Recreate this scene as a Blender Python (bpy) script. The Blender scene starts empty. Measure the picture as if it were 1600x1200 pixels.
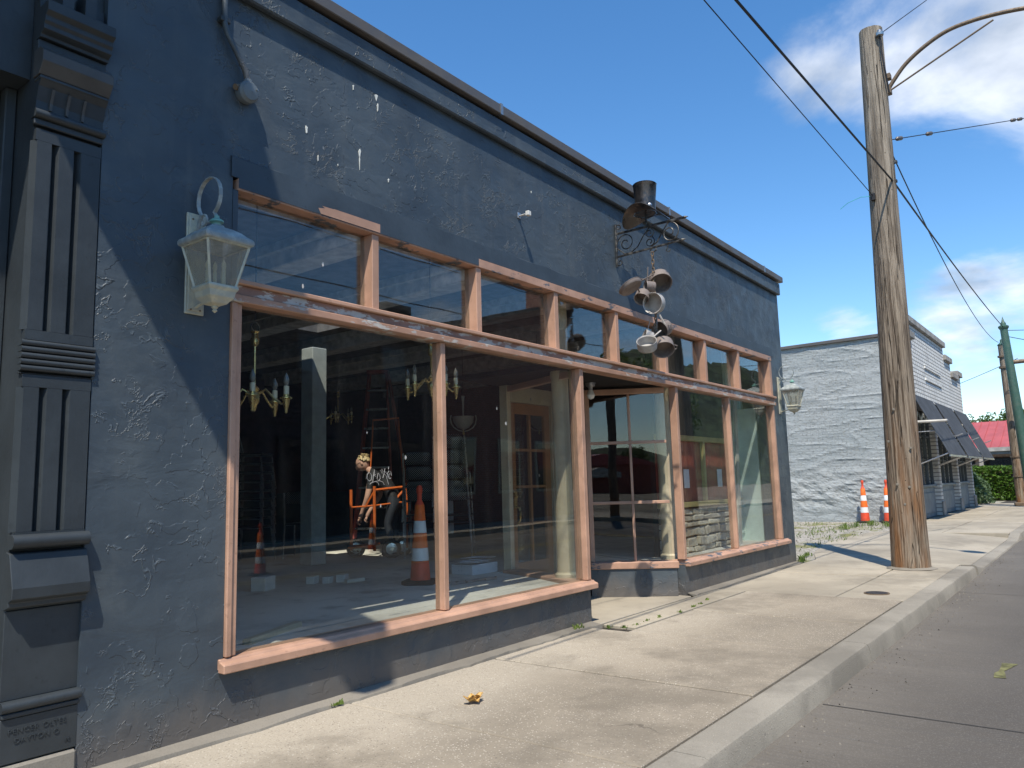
import bpy, bmesh, math, random
from mathutils import Vector, Matrix, noise as mnoise
random.seed(7)
R = math.radians
sc = bpy.context.scene
col = sc.collection

# ------------------------------------------------------------------ camera
YAW, PITCH, ROLL, FPX = 0.919392804, 0.131899347, -0.0281395936, 1205.48
CAM = Vector((0.0, -3.705, 1.21))
FW = Vector((math.sin(YAW)*math.cos(PITCH), math.cos(YAW)*math.cos(PITCH), math.sin(PITCH)))
_r = Vector((math.cos(YAW), -math.sin(YAW), 0)); _u = _r.cross(FW)
RT = _r*math.cos(ROLL) + _u*math.sin(ROLL); UP = -_r*math.sin(ROLL) + _u*math.cos(ROLL)
cd = bpy.data.cameras.new('camera'); cam = bpy.data.objects.new('camera', cd); col.objects.link(cam)
cd.sensor_width = 36.0; cd.lens = FPX/1600*36; cd.clip_start = 0.05; cd.clip_end = 3000
M3 = Matrix((RT, UP, -FW)).transposed(); cam.matrix_world = Matrix.Translation(CAM) @ M3.to_4x4()
sc.camera = cam
def ray(x, y): return RT*((x-800)/FPX) - UP*((y-600)/FPX) + FW       # a direction only
def G(x, y, z=0.0): d = ray(x, y); return CAM + d*((z-CAM.z)/d.z)       # on a level surface
def W(x, y, Y=0.0): d = ray(x, y); return CAM + d*((Y-CAM.y)/d.y)       # on a wall along the street
def XP(x, y, X): d = ray(x, y); return CAM + d*((X-CAM.x)/d.x)          # on a wall across the street line
def DP(x, y, t): return CAM + ray(x, y)*t

# ------------------------------------------------------------------ world, sun, exposure
SUN_TO = Vector((-0.833*math.cos(R(58.8)), -0.554*math.cos(R(58.8)), math.sin(R(58.8)))).normalized()
wd = bpy.data.worlds.new('World'); sc.world = wd; wd.use_nodes = True
nt = wd.node_tree; N = nt.nodes; L = nt.links; N.clear()
wo = N.new('ShaderNodeOutputWorld'); bg = N.new('ShaderNodeBackground'); L.new(bg.outputs[0], wo.inputs[0])
sky = N.new('ShaderNodeTexSky'); sky.sky_type = 'NISHITA'; sky.sun_disc = False
sky.sun_elevation = R(58.8); sky.sun_rotation = math.atan2(SUN_TO.x, SUN_TO.y)
sky.air_density = 1.0; sky.dust_density = 0.0; sky.ozone_density = 2.0; sky.altitude = 200
bg.inputs['Strength'].default_value = 0.15
tc = N.new('ShaderNodeTexCoord')
def wmath(op, a, b=None, c=None, clamp=False):
    n = N.new('ShaderNodeMath'); n.operation = op; n.use_clamp = clamp
    for i, v in enumerate((a, b, c)):
        if v is None: continue
        if isinstance(v, (int, float)): n.inputs[i].default_value = v
        else: L.new(v, n.inputs[i])
    return n.outputs[0]
nrm = N.new('ShaderNodeVectorMath'); nrm.operation = 'NORMALIZE'; L.new(tc.outputs['Generated'], nrm.inputs[0])
sep = N.new('ShaderNodeSeparateXYZ'); L.new(nrm.outputs[0], sep.inputs[0])
zz = wmath('MAXIMUM', wmath('ADD', sep.outputs[2], 0.22), 0.05)
comb = N.new('ShaderNodeCombineXYZ')
L.new(wmath('DIVIDE', sep.outputs[0], zz), comb.inputs[0]); L.new(wmath('DIVIDE', sep.outputs[1], zz), comb.inputs[1])
cn = N.new('ShaderNodeTexNoise'); cn.inputs['Scale'].default_value = 2.4; cn.inputs['Detail'].default_value = 9; cn.inputs['Roughness'].default_value = 0.56; cn.inputs['Distortion'].default_value = 0.25
L.new(comb.outputs[0], cn.inputs['Vector'])
cb = N.new('ShaderNodeTexNoise'); cb.inputs['Scale'].default_value = 0.55; cb.inputs['Detail'].default_value = 2
L.new(comb.outputs[0], cb.inputs['Vector'])
lob = wmath('MULTIPLY', wmath('SUBTRACT', cb.outputs[0], 0.5), 0.55)         # the scattered clouds of the rest of the sky
def lobe(px, py, width, amp):
    global lob
    d = ray(px, py).normalized()
    dp = N.new('ShaderNodeVectorMath'); dp.operation = 'DOT_PRODUCT'; L.new(nrm.outputs[0], dp.inputs[0]); dp.inputs[1].default_value = d
    t = wmath('DIVIDE', wmath('SUBTRACT', 1.0, dp.outputs['Value']), 1-math.cos(R(width)))
    g = wmath('MULTIPLY', wmath('POWER', 2.718, wmath('MULTIPLY', t, -1.0)), amp)
    lob = wmath('ADD', lob, g)
lobe(1450, 70, 9, 0.25); lobe(1230, 130, 4.0, 0.27); lobe(1530, 455, 3.5, 0.27); lobe(1320, 512, 2.6, 0.30); lobe(1470, 480, 3, .12)
lobe(1700, 100, 9, 0.20); lobe(900, 120, 13, -0.34); lobe(1230, 400, 8, -0.24); lobe(1500, 330, 5, -0.22); lobe(1300, 330, 5, -0.2)
cm = N.new('ShaderNodeMapRange'); cm.interpolation_type = 'SMOOTHSTEP'
cm.inputs['From Min'].default_value = 0.56; cm.inputs['From Max'].default_value = 0.86
L.new(wmath('ADD', cn.outputs[0], lob), cm.inputs['Value'])
cs = N.new('ShaderNodeTexNoise'); cs.inputs['Scale'].default_value = 3.4; cs.inputs['Detail'].default_value = 6
L.new(comb.outputs[0], cs.inputs['Vector'])
cr = N.new('ShaderNodeValToRGB'); L.new(cs.outputs[0], cr.inputs[0])
cr.color_ramp.elements[0].position = 0.36; cr.color_ramp.elements[0].color = (2.3, 2.7, 3.3, 1)
cr.color_ramp.elements[1].position = 0.62; cr.color_ramp.elements[1].color = (5.8, 6.0, 6.3, 1)
mx = N.new('ShaderNodeMix'); mx.data_type = 'RGBA'
L.new(wmath('MULTIPLY', cm.outputs[0], 0.84), mx.inputs['Factor']); hs = N.new('ShaderNodeHueSaturation'); hs.inputs['Saturation'].default_value = 1.26; L.new(sky.outputs[0], hs.inputs['Color']); L.new(hs.outputs[0], mx.inputs['A']); L.new(cr.outputs[0], mx.inputs['B'])
L.new(mx.outputs['Result'], bg.inputs['Color'])

sd = bpy.data.lights.new('sun', 'SUN'); so = bpy.data.objects.new('sun', sd); col.objects.link(so)
sd.energy = 4.2; sd.angle = R(0.53); sd.color = (1.0, 0.93, 0.82)
so.rotation_euler = SUN_TO.to_track_quat('Z', 'Y').to_euler(); so.location = (0, -10, 12)
sc.view_settings.view_transform = 'Standard'; sc.view_settings.look = 'None'
sc.view_settings.exposure = 0.50; sc.view_settings.gamma = 1.0; sc.view_settings.use_curve_mapping = False
sc.render.engine = 'CYCLES'
sc.cycles.max_bounces = 10; sc.cycles.transparent_max_bounces = 24; sc.cycles.glossy_bounces = 5

# ------------------------------------------------------------------ materials
class NT:
    def __init__(s, name):
        s.m = bpy.data.materials.new(name); s.m.use_nodes = True
        s.t = s.m.node_tree; s.t.nodes.clear(); s.out = s.n('OutputMaterial'); s.co = s.n('TexCoord')
    def n(s, typ, **kw):
        x = s.t.nodes.new('ShaderNode'+typ)
        for k, v in kw.items(): setattr(x, k, v)
        return x
    def set(s, inp, v):
        if hasattr(v, 'is_output') or isinstance(v, bpy.types.NodeSocket): s.t.links.new(v, inp)
        elif isinstance(v, tuple) and len(v) == 3 and inp.type == 'RGBA': inp.default_value = (*v, 1)
        else: inp.default_value = v
    def pos(s, scale=(1, 1, 1), kind='Object', loc=(0, 0, 0), rot=(0, 0, 0)):
        mp = s.n('Mapping'); s.set(mp.inputs['Vector'], s.co.outputs[kind]); mp.inputs['Scale'].default_value = scale
        mp.inputs['Location'].default_value = loc; mp.inputs['Rotation'].default_value = rot
        return mp.outputs[0]
    def noise(s, scale, vec=None, detail=4, rough=0.55, dist=0.0):
        x = s.n('TexNoise'); s.set(x.inputs['Vector'], vec if vec is not None else s.co.outputs['Object'])
        x.inputs['Scale'].default_value = scale; x.inputs['Detail'].default_value = detail
        x.inputs['Roughness'].default_value = rough; x.inputs['Distortion'].default_value = dist
        return x.outputs[0]
    def vor(s, scale, vec=None, feature='F1', rnd=1.0, out='Distance'):
        x = s.n('TexVoronoi', feature=feature); s.set(x.inputs['Vector'], vec if vec is not None else s.co.outputs['Object'])
        x.inputs['Scale'].default_value = scale; x.inputs['Randomness'].default_value = rnd
        return x.outputs[out]
    def math(s, op, a, b=None, clamp=False):
        x = s.n('Math', operation=op, use_clamp=clamp); s.set(x.inputs[0], a)
        if b is not None: s.set(x.inputs[1], b)
        return x.outputs[0]
    def step(s, v, a, b, lo=0.0, hi=1.0):
        x = s.n('MapRange', interpolation_type='SMOOTHSTEP'); s.set(x.inputs['Value'], v)
        x.inputs['From Min'].default_value = a; x.inputs['From Max'].default_value = b
        x.inputs['To Min'].default_value = lo; x.inputs['To Max'].default_value = hi
        return x.outputs[0]
    def mix(s, f, a, b):
        x = s.n('Mix', data_type='RGBA'); s.set(x.inputs['Factor'], f); s.set(x.inputs['A'], a); s.set(x.inputs['B'], b)
        return x.outputs['Result']
    def sep(s, kind='Object'):
        x = s.n('SeparateXYZ'); s.set(x.inputs[0], s.co.outputs[kind] if isinstance(kind, str) else kind); return x.outputs
    def rnd(s): return s.n('ObjectInfo').outputs['Random']
    def bump(s, h, strength=0.5, dist=0.01, nrm=None):
        x = s.n('Bump'); x.inputs['Strength'].default_value = strength; x.inputs['Distance'].default_value = dist
        s.set(x.inputs['Height'], h)
        if nrm is not None: s.set(x.inputs['Normal'], nrm)
        return x.outputs[0]
    def bsdf(s, color, rough=0.6, metal=0.0, bump=None, spec=0.5, **kw):
        b = s.n('BsdfPrincipled'); s.set(b.inputs['Base Color'], color); s.set(b.inputs['Roughness'], rough); s.set(b.inputs['Metallic'], metal)
        s.set(b.inputs['Specular IOR Level'], spec)
        if bump is not None: s.set(b.inputs['Normal'], bump)
        for k, v in kw.items(): s.set(b.inputs[k], v)
        s.t.links.new(b.outputs[0], s.out.inputs[0]); return s.m
M = {}
def plain(name, c, rough=0.6, metal=0.0, var=0.25, nscale=9, bump=0.0, bscale=60, spec=0.4):
    t = NT(name); n = t.noise(nscale, detail=5)
    d = tuple(x*(1-var) for x in c); e = tuple(min(1, x*(1+var)) for x in c)
    colr = t.mix(t.step(n, 0.3, 0.7), d, e)
    M[name] = t.bsdf(colr, rough, metal, t.bump(t.noise(bscale, detail=4), 0.5, bump) if bump else None, spec)
    return M[name]

def mat_stucco():
    t = NT('stucco')
    def warped(scale, amt):
        wn = t.n('TexNoise'); wn.inputs['Scale'].default_value = scale; wn.inputs['Detail'].default_value = 3; t.set(wn.inputs['Vector'], t.co.outputs['Object'])
        sc_ = t.n('VectorMath', operation='SCALE'); t.set(sc_.inputs[0], wn.outputs['Color']); sc_.inputs['Scale'].default_value = amt
        w = t.n('VectorMath', operation='ADD'); t.set(w.inputs[0], t.co.outputs['Object']); t.set(w.inputs[1], sc_.outputs[0]); return w.outputs[0]
    v = warped(3.0, 0.22)
    big = t.noise(1.3, detail=4); mid = t.noise(6, v, 4, 0.5)
    def ridge(scale, width, vec, m_scale, lo, hi, loc):
        n = t.math('ABSOLUTE', t.math('SUBTRACT', t.noise(scale, vec, 4, 0.55), 0.5)); r = t.step(n, width, 0.0)
        return t.math('MULTIPLY', r, t.step(t.noise(m_scale, t.pos(loc=loc), 3, 0.6), lo, hi))
    r1 = ridge(5.0, 0.016, v, 3.6, 0.53, 0.60, (4, 0, 2)); r2 = ridge(9.0, 0.022, v, 3.1, 0.55, 0.61, (9, 3, 1)); r3 = ridge(15.0, 0.03, v, 2.6, 0.56, 0.63, (1, 7, 5))
    # broken trowel skin: plates with a raised edge
    pl_ = t.math('MULTIPLY', t.step(t.noise(7.5, v, 3, 0.5), 0.520, 0.535), t.step(t.noise(2.2, t.pos(loc=(6, 1, 8)), 2), 0.46, 0.56))
    rid = t.math('MAXIMUM', t.math('MAXIMUM', r1, r2), t.math('MULTIPLY', r3, 0.8))
    trow = t.noise(2.6, t.pos((1, 1, 2.2), rot=(0, 0.5, 0)), 4, 0.5, 0.9)
    fine = t.noise(55, detail=4)
    h = t.math('ADD', t.math('MULTIPLY', big, 0.30), t.math('MULTIPLY', mid, 0.26)); h = t.math('ADD', h, t.math('MULTIPLY', rid, 0.17))
    h = t.math('ADD', h, t.math('MULTIPLY', pl_, 0.12)); h = t.math('ADD', h, t.math('MULTIPLY', trow, 0.34)); h = t.math('ADD', h, t.math('MULTIPLY', fine, 0.035))
    c = t.mix(t.step(big, 0.3, 0.7), (0.040, 0.054, 0.069), (0.068, 0.086, 0.100))
    c = t.mix(t.math('MULTIPLY', t.step(t.noise(3.1, v, 6, 0.65), 0.50, 0.72), 0.6), c, (0.088, 0.103, 0.110))
    c = t.mix(t.math('MULTIPLY', rid, 0.26), c, (0.16, 0.185, 0.195))  # ridges lightened: the light they catch is put into the colour
    fl = t.step(t.vor(8, t.pos((1, 1, 0.5))), 0.055, 0.035)
    flm = t.math('MULTIPLY', fl, t.step(t.noise(2.3, t.pos(loc=(1, 2, 3)), 2), 0.60, 0.66)); c = t.mix(t.math('MULTIPLY', flm, 0.35), c, (0.45, 0.46, 0.45))
    run = t.step(t.noise(7, t.pos((1, 1, 0.07)), 4, 0.6), 0.55, 0.72); c = t.mix(t.math('MULTIPLY', run, 0.30), c, (0.105, 0.115, 0.118))
    z = t.sep()[2]
    dirt = t.math('MULTIPLY', t.step(t.math('ADD', z, t.math('MULTIPLY', t.noise(3.5, t.pos((1, 1, 0.4)), 6, 0.65), 0.40)), 0.50, 0.16), 0.85)
    c = t.mix(dirt, c, (0.130, 0.113, 0.098))
    M['stucco'] = t.bsdf(c, t.step(mid, 0.2, 0.8, 0.36, 0.56), 0, t.bump(h, 1.0, 0.020), 0.42)
mat_stucco()
def mat_paintwood(name, c, worn=0.0, wc=(0.62, 0.58, 0.52)):
    t = NT(name)
    g = t.noise(3.0, t.pos((1, 1, 1)), 5, 0.6); s = t.noise(60, t.pos((1, 1, 0.12)), 3)
    a = tuple(x*0.80 for x in c); b = tuple(min(1, x*1.15) for x in c)
    k = t.mix(t.step(g, 0.3, 0.7), a, b)
    k = t.mix(t.math('MULTIPLY', t.step(t.noise(26, detail=5), 0.62, 0.72), 0.5), k, tuple(x*0.55 for x in c))
    if worn:
        p = t.step(t.noise(4.5, t.pos((1, 1, 3.2)), 7, 0.68), 0.56-0.1*worn, 0.585-0.1*worn)
        k = t.mix(t.math('MULTIPLY', p, 0.92), k, t.mix(t.noise(18, detail=5), tuple(x*0.5 for x in wc), wc))
    h = t.math('ADD', t.math('MULTIPLY', s, 0.3), t.noise(22, detail=4))
    M[name] = t.bsdf(k, 0.5, 0, t.bump(h, 0.4, 0.004), 0.45)
mat_paintwood('salmon', (0.445, 0.262, 0.178))
mat_paintwood('salmon_worn', (0.41, 0.235, 0.158), 0.05)
mat_paintwood('salmon_chip', (0.445, 0.262, 0.18), -0.15, (0.10, 0.13, 0.16))
mat_paintwood('rail_white', (0.30, 0.165, 0.115), 0.7, (0.66, 0.62, 0.56))
mat_paintwood('blue_trim', (0.044, 0.059, 0.074), 0.0)
mat_paintwood('iron_paint', (0.033, 0.040, 0.045), 0.0)
mat_paintwood('iron_dust', (0.070, 0.068, 0.064), 0.0)
mat_paintwood('mint', (0.58, 0.68, 0.61)); mat_paintwood('cream_wood', (0.50, 0.42, 0.29)); mat_paintwood('door_wood', (0.36, 0.165, 0.062))
mat_paintwood('yellow_wood', (0.38, 0.31, 0.12)); mat_paintwood('red_board', (0.30, 0.065, 0.042)); mat_paintwood('board_white', (0.58, 0.54, 0.46))
mat_paintwood('grey_trim', (0.20, 0.25, 0.28)); mat_paintwood('grey_trim_d', (0.13, 0.155, 0.17))
def mat_glass(name='glass', dirt=0.05, tint=(0.93, 0.95, 0.94), wav=0.004):
    t = NT(name)
    geo = t.n('NewGeometry')
    ior = t.math('ADD', 1.52, t.math('MULTIPLY', geo.outputs['Backfacing'], 1/1.52-1.52))
    bm = t.bump(t.noise(1.1, detail=1), 0.6, wav)
    fr = t.n('Fresnel'); t.set(fr.inputs['IOR'], ior); t.set(fr.inputs['Normal'], bm)
    tr = t.n('BsdfTransparent'); t.set(tr.inputs['Color'], tint)
    gl = t.n('BsdfGlossy'); gl.inputs['Roughness'].default_value = 0.0; t.set(gl.inputs['Normal'], bm); gl.inputs['Color'].default_value = (1, 1, 1, 1)
    m1 = t.n('MixShader'); t.set(m1.inputs[0], fr.outputs[0]); t.set(m1.inputs[1], tr.outputs[0]); t.set(m1.inputs[2], gl.outputs[0])
    df = t.n('BsdfDiffuse'); df.inputs['Color'].default_value = (0.62, 0.60, 0.55, 1)
    streak = t.math('MULTIPLY', t.step(t.noise(9, t.pos((1, 1, 0.12)), 4), 0.50, 0.80), dirt)
    speck = t.math('MULTIPLY', t.step(t.vor(5.5, t.pos((1, 1, 0.5))), 0.048, 0.036), t.step(t.noise(1.7, detail=1), 0.5, 0.54))
    d = t.math('ADD', t.math('ADD', streak, dirt*0.25), t.math('MULTIPLY', speck, 0.75), True)
    m2 = t.n('MixShader'); t.set(m2.inputs[0], d); t.set(m2.inputs[1], m1.outputs[0]); t.set(m2.inputs[2], df.outputs[0])
    t.t.links.new(m2.outputs[0], t.out.inputs[0]); M[name] = t.m
mat_glass('glass', 0.008); mat_glass('glass_clean', 0.012, (0.9, 0.92, 0.9), 0.0); mat_glass('lamp_glass', 0.55, (0.92, 0.92, 0.88), 0.0)
def mat_concrete(name, c, agg=0.0, stain=0.35, dirtc=(0.16, 0.14, 0.115), wall=False):
    t = NT(name); P = t.co.outputs['Object']
    r = t.rnd(); big = t.noise(0.55, detail=5, rough=0.6); md = t.noise(3.3, detail=6, rough=0.62)
    base = t.mix(t.step(big, 0.34, 0.66), tuple(x*0.78 for x in c), tuple(min(1, x*1.10) for x in c))
    base = t.mix(t.math('MULTIPLY', t.step(md, 0.52, 0.72), stain), base, dirtc)
    base = t.mix(t.math('MULTIPLY', r, 0.12), base, tuple(x*0.66 for x in c))
    if wall: base = t.mix(t.math('MULTIPLY', t.step(t.math('ADD', t.sep()[1], t.math('MULTIPLY', t.noise(0.9, detail=4), 0.9)), -0.75, 0.1), 0.6), base, (0.47, 0.415, 0.33))
    fine = t.noise(120, detail=3)
    base = t.mix(t.math('MULTIPLY', t.step(fine, 0.45, 0.7), 0.28), base, tuple(x*0.5 for x in c))
    h = t.math('ADD', t.math('MULTIPLY', fine, 0.5), md)
    if agg:
        v = t.vor(92); vc = t.vor(92, out='Color'); sp = t.n('SeparateColor'); t.set(sp.inputs[0], vc)
        st = t.math('MULTIPLY', t.step(v, 0.42, 0.30), t.step(sp.outputs[0], 0.45, 0.6))
        stone = t.mix(sp.outputs[1], (0.62, 0.56, 0.46), (0.16, 0.13, 0.10))
        wear = t.step(t.noise(0.9, t.pos(loc=(3, 1, 0)), 4), 0.22, 0.50)
        base = t.mix(t.math('MULTIPLY', t.math('MULTIPLY', st, wear), agg), base, stone)
        h = t.math('ADD', h, t.math('MULTIPLY', st, 1.4))
    wv = t.n('VectorMath', operation='ADD'); t.set(wv.inputs[0], P); wc_ = t.n('TexNoise'); wc_.inputs['Scale'].default_value = 2.5; wc_.inputs['Detail'].default_value = 6; t.set(wc_.inputs['Vector'], P); ws_ = t.n('VectorMath', operation='SCALE'); t.set(ws_.inputs[0], wc_.outputs['Color']); ws_.inputs['Scale'].default_value = 0.5; t.set(wv.inputs[1], ws_.outputs[0])
    ck = t.math('MULTIPLY', t.step(t.vor(0.42, wv.outputs[0], 'DISTANCE_TO_EDGE'), 0.0035, 0.001), t.step(t.noise(0.45, t.pos(loc=(8, 3, 0)), 2), 0.66, 0.70)); base = t.mix(t.math('MULTIPLY', ck, 0.8), base, (0.05, 0.043, 0.036))
    base = t.mix(t.math('MULTIPLY', t.step(t.noise(0.75, t.pos(loc=(2, 9, 0)), 7, 0.7), 0.48, 0.64), 0.55), base, tuple(x*0.50 for x in c))
    sp_ = t.step(t.vor(6.5), 0.05, 0.03); spm = t.math('MULTIPLY', sp_, t.step(t.noise(1.3, detail=1), 0.55, 0.6))
    base = t.mix(t.math('MULTIPLY', spm, 0.55), base, (0.07, 0.06, 0.055))
    M[name] = t.bsdf(base, 0.88, 0, t.bump(h, 0.5, 0.004), 0.25)
mat_concrete('pave_agg', (0.315, 0.270, 0.206), 1.0, 0.30, wall=True)
mat_concrete('pave_agg_pale', (0.42, 0.365, 0.285), 0.9, 0.28)
mat_concrete('pave', (0.395, 0.348, 0.27), 0.0, 0.30)
mat_concrete('kerb', (0.30, 0.272, 0.222), 0.25, 0.35)
mat_concrete('floor_in', (0.66, 0.62, 0.545), 0.0, 0.5)
mat_concrete('footing', (0.235, 0.212, 0.175), 0.0, 0.4)
def mat_road():
    t = NT('road'); p = t.sep()
    lane = t.step(t.math('ABSOLUTE', t.math('ADD', p[1], 5.4)), 3.1, 2.2)
    n = t.noise(0.8, detail=6, rough=0.6); tr = t.noise(60, t.pos((1, 0.015, 1)), 3)
    c = t.mix(t.step(n, 0.3, 0.7), (0.115, 0.101, 0.083), (0.150, 0.133, 0.110))
    c = t.mix(t.math('MULTIPLY', lane, 0.62), c, (0.066, 0.059, 0.052))
    c = t.mix(t.math('MULTIPLY', t.step(tr, 0.45, 0.65), 0.30), c, (0.085, 0.080, 0.074))
    c = t.mix(t.math('MULTIPLY', t.step(t.noise(140, detail=2), 0.5, 0.75), 0.3), c, (0.30, 0.28, 0.25))
    crack = t.step(t.vor(0.36, t.pos((1, 1, 1)), 'DISTANCE_TO_EDGE'), 0.006, 0.002)
    M['road'] = t.bsdf(c, 0.85, 0, t.bump(t.math('ADD', tr, t.noise(150, detail=2)), 0.5, 0.003), 0.3)
mat_road()
def mat_gravel():
    t = NT('gravel'); g = t.step(t.noise(1.2, t.pos((0.6, 1.4, 1)), 6, 0.65), 0.50, 0.64)
    s = t.n('SeparateColor'); t.set(s.inputs[0], t.vor(28, out='Color'))
    c = t.mix(s.outputs[0], (0.24, 0.215, 0.18), (0.46, 0.43, 0.37))
    c = t.mix(g, c, t.mix(t.noise(30), (0.13, 0.14, 0.045), (0.26, 0.25, 0.11)))
    M['gravel'] = t.bsdf(c, 0.95, 0, t.bump(t.vor(28), 1.0, 0.02), 0.2)
mat_gravel()
def mat_polewood():
    t = NT('polewood')
    g = t.noise(16, t.pos((1, 1, 0.05)), 5, 0.65, 0.6); g2 = t.noise(48, t.pos((1, 1, 0.03)), 4); z = t.sep()[2]
    c = t.mix(t.step(g, 0.3, 0.7), (0.14, 0.108, 0.078), (0.385, 0.315, 0.235))
    c = t.mix(t.math('MULTIPLY', t.step(g2, 0.53, 0.60), 0.8), c, (0.075, 0.052, 0.034))
    low = t.step(t.math('ADD', z, t.math('MULTIPLY', t.noise(5, t.pos((1, 1, 0.3)), 4), 2.4)), 3.9, 1.2)
    c = t.mix(t.math('MULTIPLY', low, t.step(t.noise(7, t.pos((1, 1, 0.12)), 4), 0.35, 0.62)), c, (0.25, 0.125, 0.055))
    hi = t.step(z, 3.0, 6.5)
    c = t.mix(t.math('MULTIPLY', hi, 0.55), c, t.mix(t.step(g, 0.3, 0.7), (0.155, 0.13, 0.10), (0.40, 0.355, 0.29)))
    crk = t.step(t.math('ABSOLUTE', t.math('SUBTRACT', t.noise(7, t.pos((1, 1, 0.035), loc=(3, 1, 0)), 3, 0.6), 0.5)), 0.010, 0.003); c = t.mix(t.math('MULTIPLY', crk, 0.8), c, (0.035, 0.026, 0.018))
    hole = t.step(t.vor(11, t.pos((1, 1, 0.6))), 0.07, 0.045)
    c = t.mix(t.math('MULTIPLY', hole, 0.85), c, (0.03, 0.022, 0.016))
    h = t.math('SUBTRACT', t.math('SUBTRACT', t.math('ADD', g, t.math('MULTIPLY', g2, 0.8)), hole), crk)
    M['polewood'] = t.bsdf(c, 0.85, 0, t.bump(h, 1.0, 0.030), 0.25)
mat_polewood()
def mat_metal(name, c, rust=(0.2, 0.1, 0.05), amt=0.4, rough=0.5, metal=0.7, sc=14):
    t = NT(name); k = t.mix(t.math('MULTIPLY', t.step(t.noise(sc, detail=6, rough=0.65), 0.42, 0.66), amt), c, rust)
    M[name] = t.bsdf(k, t.step(t.noise(sc*2), 0.3, 0.7, rough-0.12, rough+0.15), metal, t.bump(t.noise(sc*4), 0.3, 0.002), 0.5)
mat_metal('iron', (0.035, 0.034, 0.034), (0.20, 0.19, 0.17), 0.75, 0.45, 0.6, 20)
mat_metal('hat_metal', (0.075, 0.070, 0.066), (0.16, 0.13, 0.11), 0.6, 0.36, 0.85, 9)
mat_metal('pan', (0.205, 0.170, 0.150), (0.13, 0.095, 0.08), 0.55, 0.62, 0.05, 9)
mat_metal('pan_pale', (0.42, 0.40, 0.37), (0.22, 0.19, 0.17), 0.5, 0.5, 0.1, 9)
mat_metal('verdigris', (0.25, 0.28, 0.275), (0.42, 0.45, 0.43), 0.9, 0.6, 0.15, 16)
mat_metal('verdigris_pale', (0.40, 0.40, 0.33), (0.55, 0.52, 0.38), 0.9, 0.6, 0.1, 16)
mat_metal('green_cap', (0.16, 0.36, 0.30), (0.30, 0.45, 0.38), 0.8, 0.6, 0.1, 20)
mat_metal('brass', (0.60, 0.45, 0.20), (0.40, 0.30, 0.14), 0.5, 0.3, 0.9, 12)
mat_metal('coping', (0.12, 0.108, 0.098), (0.16, 0.145, 0.13), 0.4, 0.5, 0.3, 3)
mat_metal('rusty', (0.20, 0.145, 0.095), (0.10, 0.07, 0.05), 0.6, 0.6, 0.3, 12)
mat_metal('steel', (0.42, 0.43, 0.44), (0.25, 0.25, 0.26), 0.4, 0.35, 0.9, 12)
mat_metal('green_pole', (0.05, 0.115, 0.085), (0.10, 0.14, 0.11), 0.5, 0.5, 0.1, 6)
mat_metal('orange_metal', (0.62, 0.135, 0.025), (0.42, 0.10, 0.03), 0.5, 0.4, 0.0, 9)
mat_metal('black_metal', (0.016, 0.016, 0.017), (0.03, 0.03, 0.03), 0.5, 0.4, 0.3, 9)
mat_metal('ladder_red', (0.30, 0.065, 0.045), (0.2, 0.05, 0.04), 0.5, 0.5, 0.0, 9)
mat_metal('bowl', (0.30, 0.29, 0.25), (0.22, 0.20, 0.16), 0.5, 0.5, 0.1, 9)
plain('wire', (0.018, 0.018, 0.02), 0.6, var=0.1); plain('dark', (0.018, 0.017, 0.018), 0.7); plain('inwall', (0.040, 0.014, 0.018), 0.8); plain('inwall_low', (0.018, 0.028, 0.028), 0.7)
plain('ceiling', (0.17, 0.16, 0.16), 0.9); plain('beam', (0.60, 0.59, 0.56), 0.8); plain('inpost', (0.36, 0.38, 0.37), 0.7, var=0.1)
plain('cone_orange', (0.80, 0.155, 0.02), 0.5, var=0.12); plain('cone_red', (0.66, 0.075, 0.03), 0.5, var=0.12); plain('cone_white', (0.72, 0.73, 0.72), 0.4, var=0.06); plain('rubber', (0.02, 0.02, 0.021), 0.8)
plain('paper', (0.66, 0.67, 0.70), 0.8, var=0.06); plain('plaster', (0.60, 0.60, 0.57), 0.85, var=0.1)
plain('awning', (0.050, 0.056, 0.065), 0.8, var=0.25, nscale=3); plain('redroof', (0.40, 0.085, 0.080), 0.45, var=0.12, nscale=1.0); plain('tanwall', (0.34, 0.31, 0.27), 0.85); plain('concap', (0.33, 0.315, 0.285), 0.85, var=0.3, nscale=2, bump=0.01)
plain('yellow_line', (0.22, 0.17, 0.05), 0.8, var=0.3); plain('white_line', (0.34, 0.33, 0.31), 0.8, var=0.25); plain('road_paint', (0.13, 0.125, 0.05), 0.85, var=0.5, nscale=14)
plain('skin', (0.52, 0.30, 0.22), 0.55, var=0.06); plain('hair', (0.50, 0.38, 0.20), 0.6, var=0.35, nscale=40); plain('shirt', (0.012, 0.012, 0.014), 0.8); plain('jeans', (0.020, 0.024, 0.034), 0.8)
plain('bulb_clear', (0.16, 0.155, 0.14), 0.1, var=0.05, spec=0.8); plain('bulb', (0.75, 0.74, 0.70), 0.15, var=0.03); plain('candle', (0.66, 0.60, 0.44), 0.4, var=0.08); plain('deadleaf', (0.48, 0.29, 0.09), 0.7, var=0.5, nscale=60)
plain('carbody', (0.18, 0.20, 0.23), 0.25, 0.3, 0.05); plain('carred', (0.28, 0.02, 0.02), 0.25, 0.2, 0.05); plain('carwhite', (0.6, 0.6, 0.6), 0.25, 0.1, 0.04); plain('carglass', (0.02, 0.024, 0.028), 0.05, 0, 0.1, spec=0.8)
plain('siding', (0.075, 0.062, 0.066), 0.7); plain('opp_dark', (0.055, 0.048, 0.052), 0.7); plain('splat', (0.66, 0.67, 0.62), 0.7, var=0.15, nscale=30)
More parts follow.
